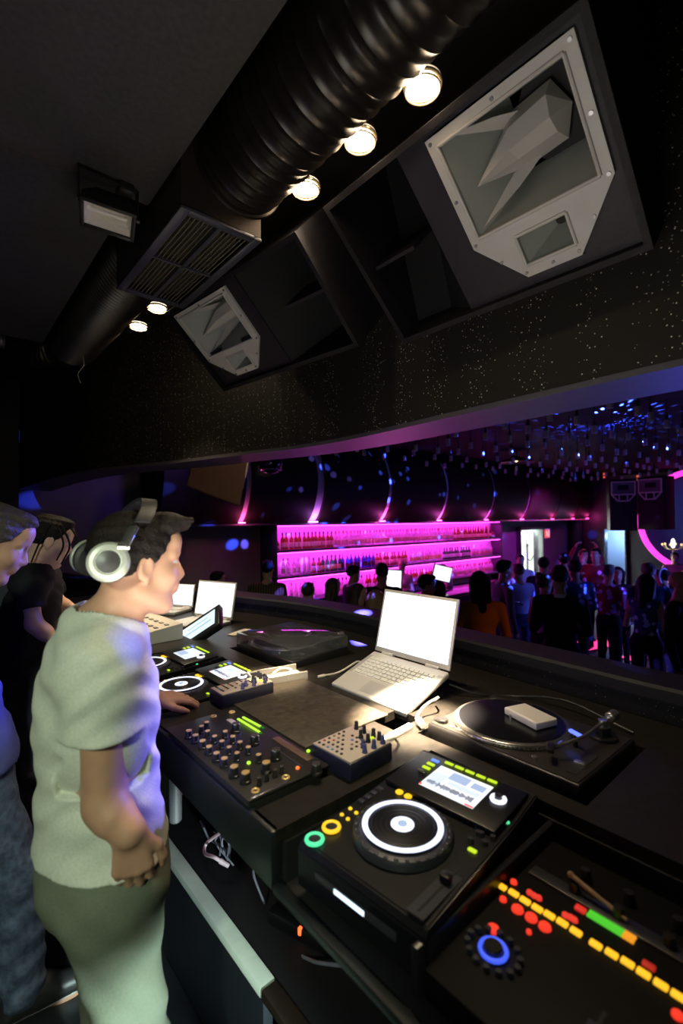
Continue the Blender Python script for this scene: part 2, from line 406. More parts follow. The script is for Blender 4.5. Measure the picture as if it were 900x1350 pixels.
# halogen flood light
t = thing('flood_light', 'unlit rectangular halogen floodlight bracketed to the dark ceiling', 'floodlight', (.475, 1.81, 2.815))
Rf = Euler((-.25, .10, -.25)).to_matrix()
def rot_obj(bm, R): bmesh.ops.transform(bm, matrix=R.to_4x4(), verts=bm.verts[:])
bm = nb(); loft(bm, [[(-.085, -.06, -.03), (.085, -.06, -.03), (.085, .06, -.03), (-.085, .06, -.03)], [(-.085, -.06, .0), (.085, -.06, .0), (.085, .06, .0), (-.085, .06, .0)], [(-.05, -.03, .06), (.05, -.03, .06), (.05, .03, .06), (-.05, .03, .06)]], close=True)
bm.faces.new([bm.verts[i] for i in ()] ) if False else None
box(bm, (0, 0, .06), (.1, .06, .006)); rot_obj(bm, Rf); obj('housing', bm, CAN, t)
bm = nb()
for s in (-1, 1): box(bm, (s*.083, 0, -.032), (.014, .128, .012), bev=.002); box(bm, (0, s*.058, -.032), (.166, .014, .012), bev=.002)
rot_obj(bm, Rf); obj('frame', bm, CAN, t)
bm = nb(); loft(bm, [[(-.076, -.05, -.03), (.076, -.05, -.03), (.076, .05, -.03), (-.076, .05, -.03)], [(-.05, -.025, .03), (.05, -.025, .03), (.05, .025, .03), (-.05, .025, .03)]], close=True); box(bm, (0, 0, .03), (.1, .05, .004))
rot_obj(bm, Rf); obj('reflector', bm, mat('dimpled_reflector', (.85, .80, .70), .4, metal=.25, bump=(90, .6)), t)
bm = nb(); cyl(bm, (-.06, 0, -.008), (.06, 0, -.008), .006); cyl(bm, (-.072, 0, -.008), (-.056, 0, -.008), .009); rot_obj(bm, Rf); obj('halogen_tube', bm, mat('tube_glass', (.9, .85, .75), .1), t)
bm = nb()
for s in (-1, 1): cyl(bm, (s*.085, 0, .01), (s*.105, 0, .01), .009); box(bm, (s*.098, 0, .06), (.004, .022, .11))
box(bm, (0, 0, .115), (.2, .022, .004)); box(bm, (.06, .02, .12), (.05, .06, .03), bev=.004); obj('bracket', bm, CAN, t)
# ================================================================== SPEAKERS
CAB = mat('speaker_cabinet', (.008, .007, .010), .6, spec=.3, bump=(160, .15), var=(6, .2))
CABP = mat('speaker_panel', (.015, .012, .020), .55, spec=.35, bump=(160, .12))
HORN = mat('horn_grey', (.56, .54, .51), .45, var=(8, .04))
HORN2 = mat('horn_throat', (.33, .35, .32), .5)
SCREW = mat('screw_steel', (.3, .3, .3), .3, metal=.8)
def frustum(bm, rect, z0, rect2, z1, mi=0, cap=True):
    q = lambda r, z: [(r[0], r[1], z), (r[2], r[1], z), (r[2], r[3], z), (r[0], r[3], z)]
    R = loft(bm, [q(rect, z0), q(rect2, z1)], mi, close=True)
    if cap: bm.faces.new(R[1]).material_index = mi
def speaker(label, o, yaw, L, H, hu, D=(.13, .46), name='loudspeaker', mir=False):
    """local frame: x along the long edge, y up the tilted face, z out of the face"""
    a = yaw; e1 = Vector((-math.sin(a), math.cos(a), 0)); v = Vector((-.739*math.cos(a), -.739*math.sin(a), .674)); n = e1.cross(v)
    if mir is not None and n.z > 0: n = -n
    # right-handed frame: x = -e1 so that x cross y = outward normal
    X = -e1; Mw = Matrix((X, v, X.cross(v))).transposed()
    t = thing(name, label, 'speaker', o, rot=Mw.to_euler())
    # face spans x from -L..0
    w = .022
    bm = nb(); Db, Dt = D
    side = [(-w, .03), (H+w, .03), (H+w, -Dt), (-w, -Db)]
    for x in (-L-w, 0): loft(bm, [[(x, y, z) for y, z in side], [(x+w, y, z) for y, z in side]], close=True); n_ = len(bm.verts); bm.verts.ensure_lookup_table(); bm.faces.new(bm.verts[n_-8:n_-4]); bm.faces.new(bm.verts[n_-4:n_])
    box(bm, (-L/2, -w/2, .015-Db/2), (L+.001, w, Db+.03)); box(bm, (-L/2, H+w/2, .015-Dt/2), (L+.001, w, Dt+.03))
    quad(bm, [(-L, 0, -Db), (0, 0, -Db), (0, H, -Dt), (-L, H, -Dt)]); obj('cabinet', bm, CAB, t)
    gd = lambda y: -(Db+(Dt-Db)*y/H)+.012
    h0, h1 = hu               # x range (as distance from the near end) of the horn section
    far = h0 > .3
    # baffle panels
    bm = nb()
    s0, s1 = (h0-.09, L) if far else (0, h1+.12)
    # frame board around the horn opening
    ox0, ox1, oy0, oy1 = h0+.03, h1-.03, .21, H-.04
    for x0, x1, y0, y1 in ((s0, ox0, 0, H), (ox1, s1, 0, H), (ox0, ox1, 0, .035), (ox0, ox1, H-.012, H)): box(bm, (-(x0+x1)/2, (y0+y1)/2, -.012), (x1-x0, y1-y0, .02))
    for ua, ub in ((0, .30), (.70, 1)): box(bm, (-(h0+(h1-h0)*(ua+ub)/2), .11, -.012), ((h1-h0)*(ub-ua)-.001, .215, .019))
    obj('front_board', bm, CABP, t)
    # pale horn plate : 6-sided with two rectangular openings
    W = h1-h0; bx = lambda u: -(h0+u*W)
    out = [(0, 1), (1, 1), (1, .31), (.70, 0), (.31, 0), (0, .34)]
    y_ = lambda q: .038+q*(H-.055)
    big = (.075, .36, .93, .94); sm = (.32, .075, .68, .27)
    bm = nb(); zt = .012
    P = lambda u, q, z=zt: Vector((bx(u), y_(q), z))
    def face(pts): bm.faces.new([bm.verts.new(P(*p)) for p in pts])
    b0, c0, b1, c1 = big; d0, e0, d1, e1_ = sm
    face([(0, 1), (1, 1), (b1, c1), (b0, c1)]); face([(1, 1), (1, .31), (b1, c0), (b1, c1)]); face([(0, .34), (0, 1), (b0, c1), (b0, c0)])
    face([(0, .34), (b0, c0), (d0, e1_)]); face([(b0, c0), (b1, c0), (d1, e1_), (d0, e1_)]); face([(b1, c0), (1, .31), (d1, e1_)])
    face([(0, .34), (d0, e1_), (d0, e0), (.31, 0)]); face([(.31, 0), (d0, e0), (d1, e0), (.70, 0)]); face([(1, .31), (.70, 0), (d1, e0), (d1, e1_)])
    bmesh.ops.remove_doubles(bm, verts=bm.verts[:], dist=1e-5)
    bmesh.ops.recalc_face_normals(bm, faces=bm.faces[:])
    r = bmesh.ops.extrude_face_region(bm, geom=bm.faces[:]); bmesh.ops.translate(bm, vec=(0, 0, -zt-.002), verts=[g for g in r['geom'] if isinstance(g, bmesh.types.BMVert)])
    plate = obj('horn_plate', bm, HORN, t)
    bm = nb()       # raised lip around the openings
    for (u0, q0, u1, q1) in (big, sm):
        for (ua, qa, ub, qb) in ((u0, q0, u1, q0), (u1, q0, u1, q1), (u1, q1, u0, q1), (u0, q1, u0, q0)):
            cyl(bm, P(ua, qa, .013), P(ub, qb, .013), .006, seg=8)
    obj('lip', bm, HORN, plate)
    for u, q in ((.03, .97), (.97, .97), (.97, .62), (.97, .33), (.7, .03), (.5, .03), (.32, .03), (.03, .35), (.03, .65), (.5, .97), (.84, .16), (.17, .18)): bm = nb(); cyl(bm, P(u, q, .011), P(u, q, .016), .006, seg=10); obj('screw', bm, SCREW, plate)
    # big horn flare with a wedge phase plug
    def flare(name, u0, q0, u1, q1, deep, tu0, tq0, tu1, tq1):
        bm = nb()
        A = [P(u0, q0, .01), P(u1, q0, .01), P(u1, q1, .01), P(u0, q1, .01)]
        B = [P(tu0, tq0, -deep), P(tu1, tq0, -deep), P(tu1, tq1, -deep), P(tu0, tq1, -deep)]
        loft(bm, [A, B], close=True)
        return bm, B
    bm, B = flare('mid_horn', *big, .20, .13, .50, .58, .90)
    obj('horn_flare', bm, HORN2, t)
    bm = nb(); C = sum(B, Vector())/4
    oc = []
    for k in range(8): 
        a_ = PI/8+k*PI/4; oc.append(Vector((C.x+(B[0]-B[1]).length*.5*math.cos(a_)*1.15, C.y+(B[1]-B[2]).length*.62*math.sin(a_), -.195)))
    bm.faces.new([bm.verts.new(p) for p in oc]); obj('throat', bm, DARK, t)
    # plug: six-sided bullet, ridge towards the viewer, pointed at the far end
    bm = nb(); pc = lambda u, q, z: P(u, q, z)
    root = [pc(.30, .55, -.17), pc(.30, .63, -.10), pc(.30, .72, -.075), pc(.30, .82, -.10), pc(.30, .86, -.17)]
    mid = [pc(.56, .53, -.17), pc(.56, .62, -.08), pc(.56, .70, -.04), pc(.56, .79, -.08), pc(.56, .84, -.17)]
    tip = pc(.80, .63, .0); tail = pc(.22, .70, -.17)
    R = loft(bm, [root, mid]); tv = bm.verts.new(tip); lv = bm.verts.new(tail)
    for k in range(4): bm.faces.new([R[1][k], R[1][k+1], tv]); bm.faces.new([R[0][k+1], R[0][k], lv])
    obj('phase_plug', bm, HORN, t, ang=15)
    bm = nb()       # side fins in the flare
    for q, s in ((.46, 1), (.90, -1)):
        f = [bm.verts.new(p) for p in (pc(.88, q-.06*s, .0), pc(.45, q+.10*s, -.16), pc(.60, q+.13*s, -.15), pc(.62, q+.02*s, -.09))]
        bm.faces.new([f[0], f[1], f[3]]); bm.faces.new([f[0], f[3], f[2]])
        bm.faces.new([f[1], f[2], f[3]])
    obj('flare_fin', bm, HORN, t, ang=15)
    bm, B2 = flare('tweeter_horn', *sm, .10, .40, .17, .48, .23); obj('small_horn', bm, HORN2, t)
    bm = nb(); C2 = sum(B2, Vector())/4; cyl(bm, (C2.x, C2.y, -.10), (C2.x, C2.y, -.094), .02); obj('tweeter', bm, DARK, t)
    # bass horn section: dark recess with vane and inner ramp
    g0, g1 = (0, s0) if far else (s1, L)
    bm = nb(); x0, x1 = -g0, -g1
    xi, xo = (x1, x0) if far else (x0, x1)       # inner side next to the horn panel
    quad(bm, [(xi, 0, -.01), (xi, H, -.01), ((xi*.55+xo*.45), H, gd(H)), ((xi*.55+xo*.45), 0, gd(0))])
    quad(bm, [((xi*.55+xo*.45), 0, gd(0)), ((xi*.55+xo*.45), H, gd(H)), (xo, H, gd(H)), (xo, 0, gd(0))])
    obj('bass_horn', bm, DARK, t)
    bm = nb(); c_ = (xi*.35+xo*.65); box(bm, (c_, H*.52, -.13), (abs(x1-x0)*.62, .014, .22)); obj('vane', bm, CABP, t)
    return t
speaker('large black loudspeaker with pale horn plate, nearest and at upper right', (1.65, .463, 2.55), 0, .96, .60, (.025, .50))
speaker('black loudspeaker with pale horn plate under the vent box, smaller of the two overhead', (1.518, 1.63, 2.555), math.radians(6.5), 1.08, .50, (.555, 1.06), D=(.28, .44))
# hanging brackets and safety wires of the two cabinets
# ================================================================== COUNTER
CTR = mat('counter_black', (.015, .0125, .010), .42, spec=.35, var=(14, .35), bump=(40, .06))
FASC = mat('counter_fascia', (.011, .015, .016), .34, var=(2, .2))
PLB0 = mat('bay_rim', (.014, .014, .016), .3)
CZ = 1.05
t = thing('dj_counter', 'long black counter built against the glittering parapet, cut out for the equipment', 'counter', (0, 0, 0))
def cxr(y):    # parapet face at this y
    return min(((abs(p.y-y), p.x) for p in CURVE))[1]-.02
HOLES = [(.5, 1.06, -9, .845), (.545, .78, .935, 1.455), (.5, 1.045, 1.61, 2.365), (1.115, 1.515, .45, .94), (1.145, 1.565, 1.70, 2.20), (1.075, 1.20, 1.00, 1.10)]
ys = sorted(set([round(-1.2+i*.145, 3) for i in range(41)]+[v for h in HOLES for v in h[2:] if v > -5])); xs = sorted(set([.545, 1.35]+[v for h in HOLES for v in h[:2] if v >= .545]))
bm = nb(); G = {}
for j, y in enumerate(ys):
    for i, x in enumerate(xs+[None]): G[i, j] = bm.verts.new((cxr(y) if x is None else x, y, CZ))
for j in range(len(ys)-1):
    for i in range(len(xs)):
        xm = (xs[i]+(xs[i+1] if i+1 < len(xs) else 1.6))/2; ym = (ys[j]+ys[j+1])/2
        if any(h[0] < xm < h[1] and h[2] < ym < h[3] for h in HOLES): continue
        bm.faces.new([G[i, j], G[i+1, j], G[i+1, j+1], G[i, j+1]])
bmesh.ops.delete(bm, geom=[v for v in bm.verts if not v.link_faces], context='VERTS')
r = bmesh.ops.extrude_face_region(bm, geom=bm.faces[:]); bmesh.ops.translate(bm, vec=(0, 0, -.028), verts=[g for g in r['geom'] if isinstance(g, bmesh.types.BMVert)])
obj('worktop', bm, CTR, t)
for y0, y1, x0, x1, z in ((-1.2, .845, .565, 1.06, .935), (1.61, 2.365, .565, 1.045, .935), (.45, .94, 1.115, 1.515, .985), (1.70, 2.20, 1.145, 1.565, .985)):
    bm = nb(); box(bm, ((x0+x1)/2, (y0+y1)/2, z-.01), (x1-x0+.02, y1-y0+.02, .02))
    for x in (x0, x1):
        if x > .6 : box(bm, (x, (y0+y1)/2, (z+1.02)/2), (.012, y1-y0, 1.02-z))
    for y in (y0, y1): box(bm, ((x0+x1)/2, y, (z+1.02)/2), (x1-x0, .012, 1.02-z))
    obj('sunken_bay', bm, DARK, t)
for y0, y1, z0, z1 in ((.845, 1.61, .93, 1.05), (2.365, 4.6, .93, 1.05), (-1.2, .845, .926, .945), (1.61, 2.365, .90, .945)):
    bm = nb(); box(bm, (.545, (y0+y1)/2, (z0+z1)/2), (.022, y1-y0-.002, z1-z0), bev=.004); obj('fascia', bm, FASC, t)
bm = nb(); box(bm, (1.60, 1.2, .48), (.03, 4.6, .9)); obj('back_panel', bm, DARK, t)
for y in (.497,): bm = nb(); box(bm, (.81, y, .985), (.47, .014, .08), bev=.003); obj('partition', bm, PLB0, t)
for y in (-1.1, 4.2): bm = nb(); box(bm, (1.25, y, .48), (.5, .04, .9)); obj('support', bm, DARK, t)
bm = nb(); box(bm, (.97, 1.335, CZ+.003), (.34, .50, .006), bev=.002)
BOARD = mat('board_top', (.050, .040, .030), .36, var=(20, .4), bump=(50, .08))
tag(obj('cover_board', bm, BOARD), 'flat dark board with scuffed top, lying between the rotary mixer and the laptop', 'board')
# ------------------------------------------------------------------ media players
PLB = mat('player_black', (.007, .007, .009), .36, spec=.35)
PLG = mat('player_grey', (.05, .05, .06), .35, metal=.3)
E_WHITE = emat('lit_white', (.82, .86, 1), 1.5)
E_RING = emat('lit_ring', (.72, .76, 1), 1.7)
E_GREEN = emat('lit_green', (.10, .95, .42), 1.0)
E_YEL = emat('lit_orange', (1, .60, .02), 1.1)
E_YG = emat('lit_yellow_green', (.62, .9, .02), .85)
E_BLUE = emat('lit_blue', (.15, .3, 1), 1.0)
E_SCR = emat('display_blue_white', (.70, .80, .96), 1.0)
E_SCR2 = emat('display_blue', (.42, .55, .82), .9)
E_SCR3 = emat('display_pale', (.9, .93, 1), 1.05)
E_RED = emat('lit_red', (1, .06, .03), 1.0)
def player(label, loc, rotz, bright=1):
    w, d, h = .31, .455, .10
    t = thing('media_player', label, 'dj player', loc, rotz, 'media players on the counter')
    # wedge body: lower at the front
    zt = lambda y: .088+(y+d/2)/d*.022
    bm = nb()
    prof = [(-d/2, .0), (-d/2, .075), (-d/2+.012, .088), (d/2-.11, zt(d/2-.11)), (d/2-.01, .118), (d/2, .11), (d/2, .0)]
    loft(bm, [[(x, y, z) for y, z in prof] for x in (-w/2, w/2)], close=True)
    bm.verts.ensure_lookup_table(); n = len(prof); bm.faces.new(bm.verts[:n]); bm.faces.new(bm.verts[n:])
    bmesh.ops.recalc_face_normals(bm, faces=bm.faces[:])
    bmesh.ops.bevel(bm, geom=bm.edges[:], offset=.003, segments=2, affect='EDGES'); obj('case', bm, PLB, t)
    Zt = lambda y: zt(y)+.001
    # jog wheel
    jx, jy = -.006, -.070; z = Zt(jy)
    bm = nb(); lathe(bm, [(.104, -.004), (.104, .004), (.100, .012), (.090, .014), (.088, .013), (0, .013)], 60, Matrix.Translation((jx, jy, z)))
    for k in range(30):
        a = 2*PI*k/30; sph(bm, (jx+.096*math.cos(a), jy+.096*math.sin(a), z+.012), (.005, .005, .003), 8)
    jog = obj('jog_wheel', bm, PLG, t)
    bm = nb(); lathe(bm, [(.083, .013), (.083, .017), (.081, .018), (0, .018)], 60, Matrix.Translation((jx, jy, z))); obj('jog_top', bm, PLB, jog)
    bm = nb(); lathe(bm, [(.072, .0182), (.072, .0192), (.0835, .0192), (.0835, .0182)], 64, Matrix.Translation((jx, jy, z))); obj('light_ring', bm, E_RING, jog)
    bm = nb(); lathe(bm, [(.024, .0182), (.024, .0195), (.010, .0195), (.010, .0182)], 40, Matrix.Translation((jx, jy, z))); obj('centre_display', bm, E_WHITE, jog)
    bm = nb(); lathe(bm, [(.0095, .018), (.0095, .0215), (.004, .0225), (0, .0225)], 24, Matrix.Translation((jx, jy, z))); obj('hub', bm, E_SCR2, jog)
    bm = nb()
    for r in (.034, .045, .056, .064): ring(bm, (jx, jy, z+.018), r, .0008, 48, rs=4)
    obj('groove', bm, PLG, jog)
    # display
    sx, sy = .004, .122; zs = .1145+.003
    Rx = Matrix.Rotation(.06, 3, 'X')
    bm = nb(); box(bm, (0, sy, zs-.004), (.285, .165, .012), R=Rx, bev=.004); bez = obj('display_bezel', bm, PLB, t)
    sz = lambda y: zs+.0025+(y-sy)*.06
    bm = nb(); box(bm, (sx, sy, zs+.0015), (.140, .098, .003), R=Rx); obj('display', bm, E_SCR3 if bright else E_SCR, bez)
    def blk(x0, x1, y0, y1, m, nm='display_graphic', dz=.0015):
        bm = nb(); yc = (y0+y1)/2; box(bm, (sx+(x0+x1)/2, sy+yc, sz(sy+yc)+dz), (x1-x0, y1-y0, .0008), R=Rx); obj(nm, bm, m, bez)
    if bright:
        blk(-.066, -.03, -.038, .02, E_SCR); blk(-.028, .02, .01, .04, E_SCR2); blk(-.02, .062, -.012, .004, E_SCR); blk(.03, .062, .012, .034, E_SCR2)
        rr = random.Random(3); bm = nb()
        for i in range(30):
            hh = .004+rr.random()*.016; y = -.026+0; box(bm, (sx-.06+i*.004, sy+y, sz(sy+y)+.002), (.0028, hh, .0006), R=Rx)
        obj('waveform', bm, mat('wave_grey', (.25, .3, .5), .5), bez)
        blk(-.07, -.064, -.049, -.043, E_RED); blk(.05, .07, -.049, -.045, E_RED)
    else:
        blk(-.06, .0, -.04, .0, E_SCR2); blk(.0, .06, .0, .03, E_SCR3)
    for k in range(5):
        bm = nb(); x = -.058+k*.029; box(bm, (sx+x, sy+.066, sz(sy+.066)+.002), (.024, .009, .004), R=Rx, bev=.002); obj('menu_button', bm, E_YG, bez)
    for k, m in enumerate((E_BLUE, E_YG, E_YG, PLG)):
        bm = nb(); y = sy+.055-k*.02; box(bm, (sx-.092, y, sz(y)+.002), (.022, .010, .004), R=Rx, bev=.002); obj('source_button', bm, m, bez)
    bm = nb(); kx, ky = .103, .135; ring(bm, (kx, ky, .124), .014, .0045, 28, a0=-.6, a1=4.2); obj('selector_light', bm, E_WHITE, bez)
    bm = nb(); cyl(bm, (kx, ky, .115), (kx, ky, .134), .009, .008, bev=.001); obj('selector_knob', bm, PLG, bez)
    bm = nb(); sph(bm, (.140, .10, Zt(.10)), (.005, .005, .003), 12); obj('indicator', bm, E_GREEN, t)
    # play and cue rings
    for x, y, m, nm in ((-.127, -.205, E_GREEN, 'play_button'), (-.127, -.157, E_YEL, 'cue_button')):
        bm = nb(); z = Zt(y); lathe(bm, [(.012, 0), (.013, .005), (.0, .006)], 24, Matrix.Translation((x, y, z))); b_ = obj(nm, bm, PLG, t)
        bm = nb(); ring(bm, (x, y, z+.004), .0165, .0042, 32); obj('light_ring', bm, m, b_)
    for x, y in ((-.122, -.112), (-.142, -.110), (-.122, -.085), (-.142, -.083)):
        bm = nb(); sph(bm, (x, y, Zt(y)), (.0048, .0048, .003), 12); obj('hot_cue_button', bm, E_YEL, t)
    for x in (-.093, -.068):
        bm = nb(); cyl(bm, (x, .033, Zt(.03)), (x, .033, Zt(.03)+.005), .0095, bev=.002); obj('loop_button', bm, E_YEL, t)
    for k in range(4):
        bm = nb(); box(bm, (-.138, -.05+k*.022, Zt(0)), (.016, .012, .005), bev=.001); obj('search_button', bm, PLG, t)
    # tempo slider on the right
    bm = nb(); box(bm, (.128, -.14, Zt(-.14)), (.034, .15, .002)); box(bm, (.128, -.14, Zt(-.14)+.001), (.004, .13, .002), mi=1); sl = obj('tempo_panel', bm, [PLG, DARK], t)
    bm = nb(); box(bm, (.128, -.12, Zt(-.12)+.008), (.020, .014, .014), bev=.002); obj('tempo_fader', bm, PLB, sl)
    bm = nb(); box(bm, (.126, -.022, Zt(-.02)+.002), (.018, .010, .004), bev=.003); obj('tempo_button', bm, E_YG, t)
    for x, y in ((.11, .0), (.135, .012), (.118, .03), (.14, .035), (.10, .045), (.112, .028)):
        bm = nb(); cyl(bm, (x, y, Zt(y)-.002), (x, y, Zt(y)+.007), .0065, .0055, seg=14); obj('knob', bm, PLG, t)
    # illuminated disc slot on the front
    bm = nb(); box(bm, (.0, -d/2-.0006, .048), (.20, .004, .016), bev=.0015); s_ = obj('slot_frame', bm, PLG, t)
    bm = nb(); box(bm, (-.008, -d/2-.003, .048), (.075, .003, .009), bev=.001); obj('disc_slot', bm, emat('slot_light', (.70, .85, 1), 1.6), s_)
    for x in (-.12, .12): bm = nb(); cyl(bm, (x, -.17, -.006), (x, -.17, .001), .016); obj('foot', bm, DARK, t); bm = nb(); cyl(bm, (x, .17, -.006), (x, .17, .001), .016); obj('foot', bm, DARK, t)
    return t
dl = .08
player('black media player with a bright white jog ring, nearest and in front', (.805, .662, .955), -PI/2+dl)
player('black media player by the outstretched hand, nearer of the two beyond the mixer', (.800, 1.79, .955), -PI/2, 1)
player('black media player farthest away, beside the slanted tablet', (.795, 2.165, .955), -PI/2, 0)
# ------------------------------------------------------------------ rotary mixer
MXB = mat('mixer_panel', (.018, .016, .014), .36)
t = thing('rotary_mixer', 'black rotary mixer crowded with gold-lit knobs and a green level meter', 'dj mixer', (.655, 1.195, 1.0), -PI/2)
W, D = .50, .225      # local x right(-Y), y back(+X)
bm = nb(); box(bm, (0, 0, .032), (W-.02, D, .064), bev=.003); obj('case', bm, MXB, t)
bm = nb(); box(bm, (0, 0, .067), (W, D+.01, .006), bev=.0015); box(bm, (W/2-.004, -.06, .071), (.006, .10, .004), bev=.001, mi=1); obj('panel', bm, [MXB, mat('bright_edge', (.35, .34, .4), .25, metal=.9)], t)
KN = mat('knob_black', (.014, .013, .012), .3); GOLD = mat('knob_brass_cap', (.85, .55, .20), .3, metal=.35)
CHR = mat('knob_chrome_cap', (.75, .7, .62), .2, metal=.95)
def mknob(x, y, r, h, cap, nm='knob', z=.07):
    bm = nb(); lathe(bm, [(r*1.12, 0), (r*1.1, h*.25), (r*.92, h*.3), (r*.86, h*.92), (r*.78, h), (0, h)], 16, Matrix.Translation((x, y, z))); k = obj(nm, bm, KN, t)
    bm = nb(); lathe(bm, [(r*.80, h-.001), (r*.74, h+.0018), (0, h+.0025)], 14, Matrix.Translation((x, y, z)));
    box(bm, (x, y+r*.55, z+h+.0015), (r*.2, r*.7, .0012)); obj('knob_cap', bm, cap, k)
def ml(u, v, z): p = at(220+u/4.5, 910+v/4.5, z=z); return (-(p.y-1.195), p.x-.655)
for u, v in ((130, 238), (168, 265), (210, 298), (250, 332), (293, 370), (340, 402)): mknob(*ml(u, v, 1.092), .0105, .021, GOLD)
for u, v in ((204, 212), (240, 240), (282, 270), (325, 300), (368, 335), (415, 370), (235, 188), (345, 242), (390, 272), (433, 305), (482, 335), (543, 380)): mknob(*ml(u, v, 1.091), .0088, .020, GOLD)
for u, v in ((398, 450), (466, 485), (588, 425)): mknob(*ml(u, v, 1.095), .0128, .024, GOLD)
for u, v in ((410, 195), (520, 265), (645, 350)): mknob(*ml(u, v, 1.096), .0145, .025, CHR, 'large_knob')
for u, v in ((547, 515), (590, 490), (640, 468), (680, 448)): mknob(*ml(u, v, 1.089), .006, .018, CHR, 'small_knob')
mknob(*ml(885, 432, 1.095), .014, .024, CHR, 'large_knob')
for x, y in ((.225, -.085), (.225, .0), (-.23, .03), (-.22, .09)):
    bm = nb(); ring(bm, (x, y, .071), .008, .0025, 20); obj('socket', bm, GOLD, t)
METER = emat('meter_green', (.50, 1, .05), 1.1); METER2 = emat('meter_dim', (.02, .12, .01), 1)
for k, (A_, B_) in enumerate((((420, 165), (562, 252)), ((450, 155), (575, 222)))):
    A_, B_ = Vector(ml(*A_, 1.074)), Vector(ml(*B_, 1.074)); an = math.atan2(B_.y-A_.y, B_.x-A_.x)
    for j in range(14):
        q = A_.lerp(B_, (j+.5)/14); bm = nb(); box(bm, (q.x, q.y, .072), ((B_-A_).length/14*.94, .0065, .003), R=Matrix.Rotation(an, 3, 'Z')); obj('meter_segment', bm, METER if j < 13-k else METER2, t)
bm = nb(); box(bm, (.115, .095, .0715), (.17, .022, .003), bev=.001); obj('name_strip', bm, mat('brown_strip', (.10, .06, .04), .4), t)
bm = nb(); box(bm, (-.155, .055, .0715), (.04, .016, .003), bev=.001); obj('badge', bm, mat('badge_pale', (.45, .38, .3), .4), t)
bm = nb(); box(bm, (.165, .058, .0715), (.10, .004, .003)); obj('fader_slot', bm, mat('bright_edge', (.35, .34, .4), .25, metal=.9), t)
for (x, y), m in ((ml(775, 460, 1.073), emat('led_orange_red', (1, .2, .03), 1.2)), (ml(485, 430, 1.073), METER), (ml(838, 360, 1.073), METER)):
    bm = nb(); sph(bm, (x, y, .073), (.0055, .0055, .004), 12); obj('indicator', bm, m, t)
# ------------------------------------------------------------------ two small white-topped control boxes
CTW = mat('cream_panel', (.46, .38, .32), .45)
def control_box(label, loc, rotz, w, d, h=.045):
    t = thing('control_box', label, 'controller', loc, rotz, 'small control boxes by the players')
    bm = nb(); box(bm, (0, 0, h/2), (w, d, h), bev=.004); obj('case', bm, mat('navy_case', (.012, .012, .03), .4), t)
    bm = nb(); box(bm, (0, 0, h+.0015), (w-.006, d-.006, .004), bev=.001); obj('panel', bm, CTW, t)
    cols = [(.02, .015, .02)]*5+[(.45, .08, .06), (.12, .2, .5), (.25, .18, .15)]
    rr = random.Random(5)
    for i in range(6):
        for j in range(6):
            if (i+j) % 7 == 6: continue
            c = rr.choice(cols); m = mat('pad_%.2f_%.2f' % (c[0], c[2]), c, .4)
            bm = nb(); x, y = -w*.40+i*w*.115, -d*.40+j*d*.115; cyl(bm, (x, y, h+.002), (x, y, h+.006), .0042, bev=.0008, seg=12); obj('button', bm, m, t)
    bl = mat('knob_navy', (.05, .05, .16), .35)
    for i, (u, v, m) in enumerate(((-.32, .42, KN), (-.1, .40, KN), (.12, .42, KN), (.0, .22, KN), (.28, .40, KN), (.42, .34, bl), (.42, .12, bl), (.42, -.1, bl), (.28, .0, bl), (.2, .2, KN))):
        bm = nb(); x, y = u*w, v*d; lathe(bm, [(.0075, 0), (.007, .006), (.0058, .008), (.0052, .021), (.0045, .022), (0, .022)], 14, Matrix.Translation((x, y, h+.003))); obj('knob', bm, m, t)
    bm = nb(); cyl(bm, (w*.16, d*.34, h+.003), (w*.16, d*.34, h+.007), .006); obj('lit_button', bm, E_YG, t)
    return t
control_box('small cream-topped control box with knobs beside the nearest player', (.857, .952, 1.05), -PI/2+.05, .150, .160, .045)
control_box('small cream-topped control box beyond the mixer, next to the hand', (.86, 1.555, 1.05), -PI/2, .10, .21, .045)
# ------------------------------------------------------------------ pad controller, lower right
t = thing('pad_controller', 'dark performance mixer with a row of glowing yellow pads, lower right', 'dj controller', (.80, .17, .95), -PI/2)
bm = nb(); box(bm, (0, .0, .025), (.63, .44, .05), bev=.006); obj('case', bm, mat('controller_black', (.003, .0028, .0028), .6, spec=.15), t)
def lp(px, py, z=1.0):
    p = at(px, py, z=z); return (-(p.y-.17), p.x-.80)
def lbtn(px, py, s, m, nm, rnd=True, h=.006):
    x, y = lp(px, py); bm = nb()
    if rnd: cyl(bm, (x, y, .049), (x, y, .049+h), s, s*.92, seg=18, bev=.001)
    else: box(bm, (x, y, .049+h/2), (s[0], s[1], h), bev=.002)
    obj(nm, bm, m, t)
E_PAD = emat('pad_yellow', (1, .52, .02), 1.15)
for px, py in ((661, 1170), (677, 1179), (692, 1189), (708, 1199), (724, 1208), (741, 1218), (759, 1230), (785, 1247), (806, 1259), (827, 1271), (848, 1285), (871, 1300), (894, 1315)):
    lbtn(px, py, (.0185, .0115), E_PAD, 'step_pad', False)
for px, py, s in ((677, 1164, .0065), (663, 1187, .0065), (682, 1200, .0105), (700, 1211, .0105), (718, 1223, .0105), (650, 1226, .0105), (697, 1230, .0045), (893, 1340, .008)):
    lbtn(px, py, s, emat('pad_red', (1, .045, .02), .95), 'red_button')
for px, py in ((698, 1178), (704, 1182), (710, 1185), (745, 1208), (752, 1211), (757, 1214)): lbtn(px, py, .006, emat('pad_red2', (.9, .05, .03), .8), 'small_red_button')
lbtn(765, 1200, (.018, .013), emat('pad_red3', (.8, .03, .02), .75), 'red_key', False); lbtn(855, 1275, (.018, .011), emat('pad_dark_red', (.45, .02, .01), .8), 'dim_red_key', False)
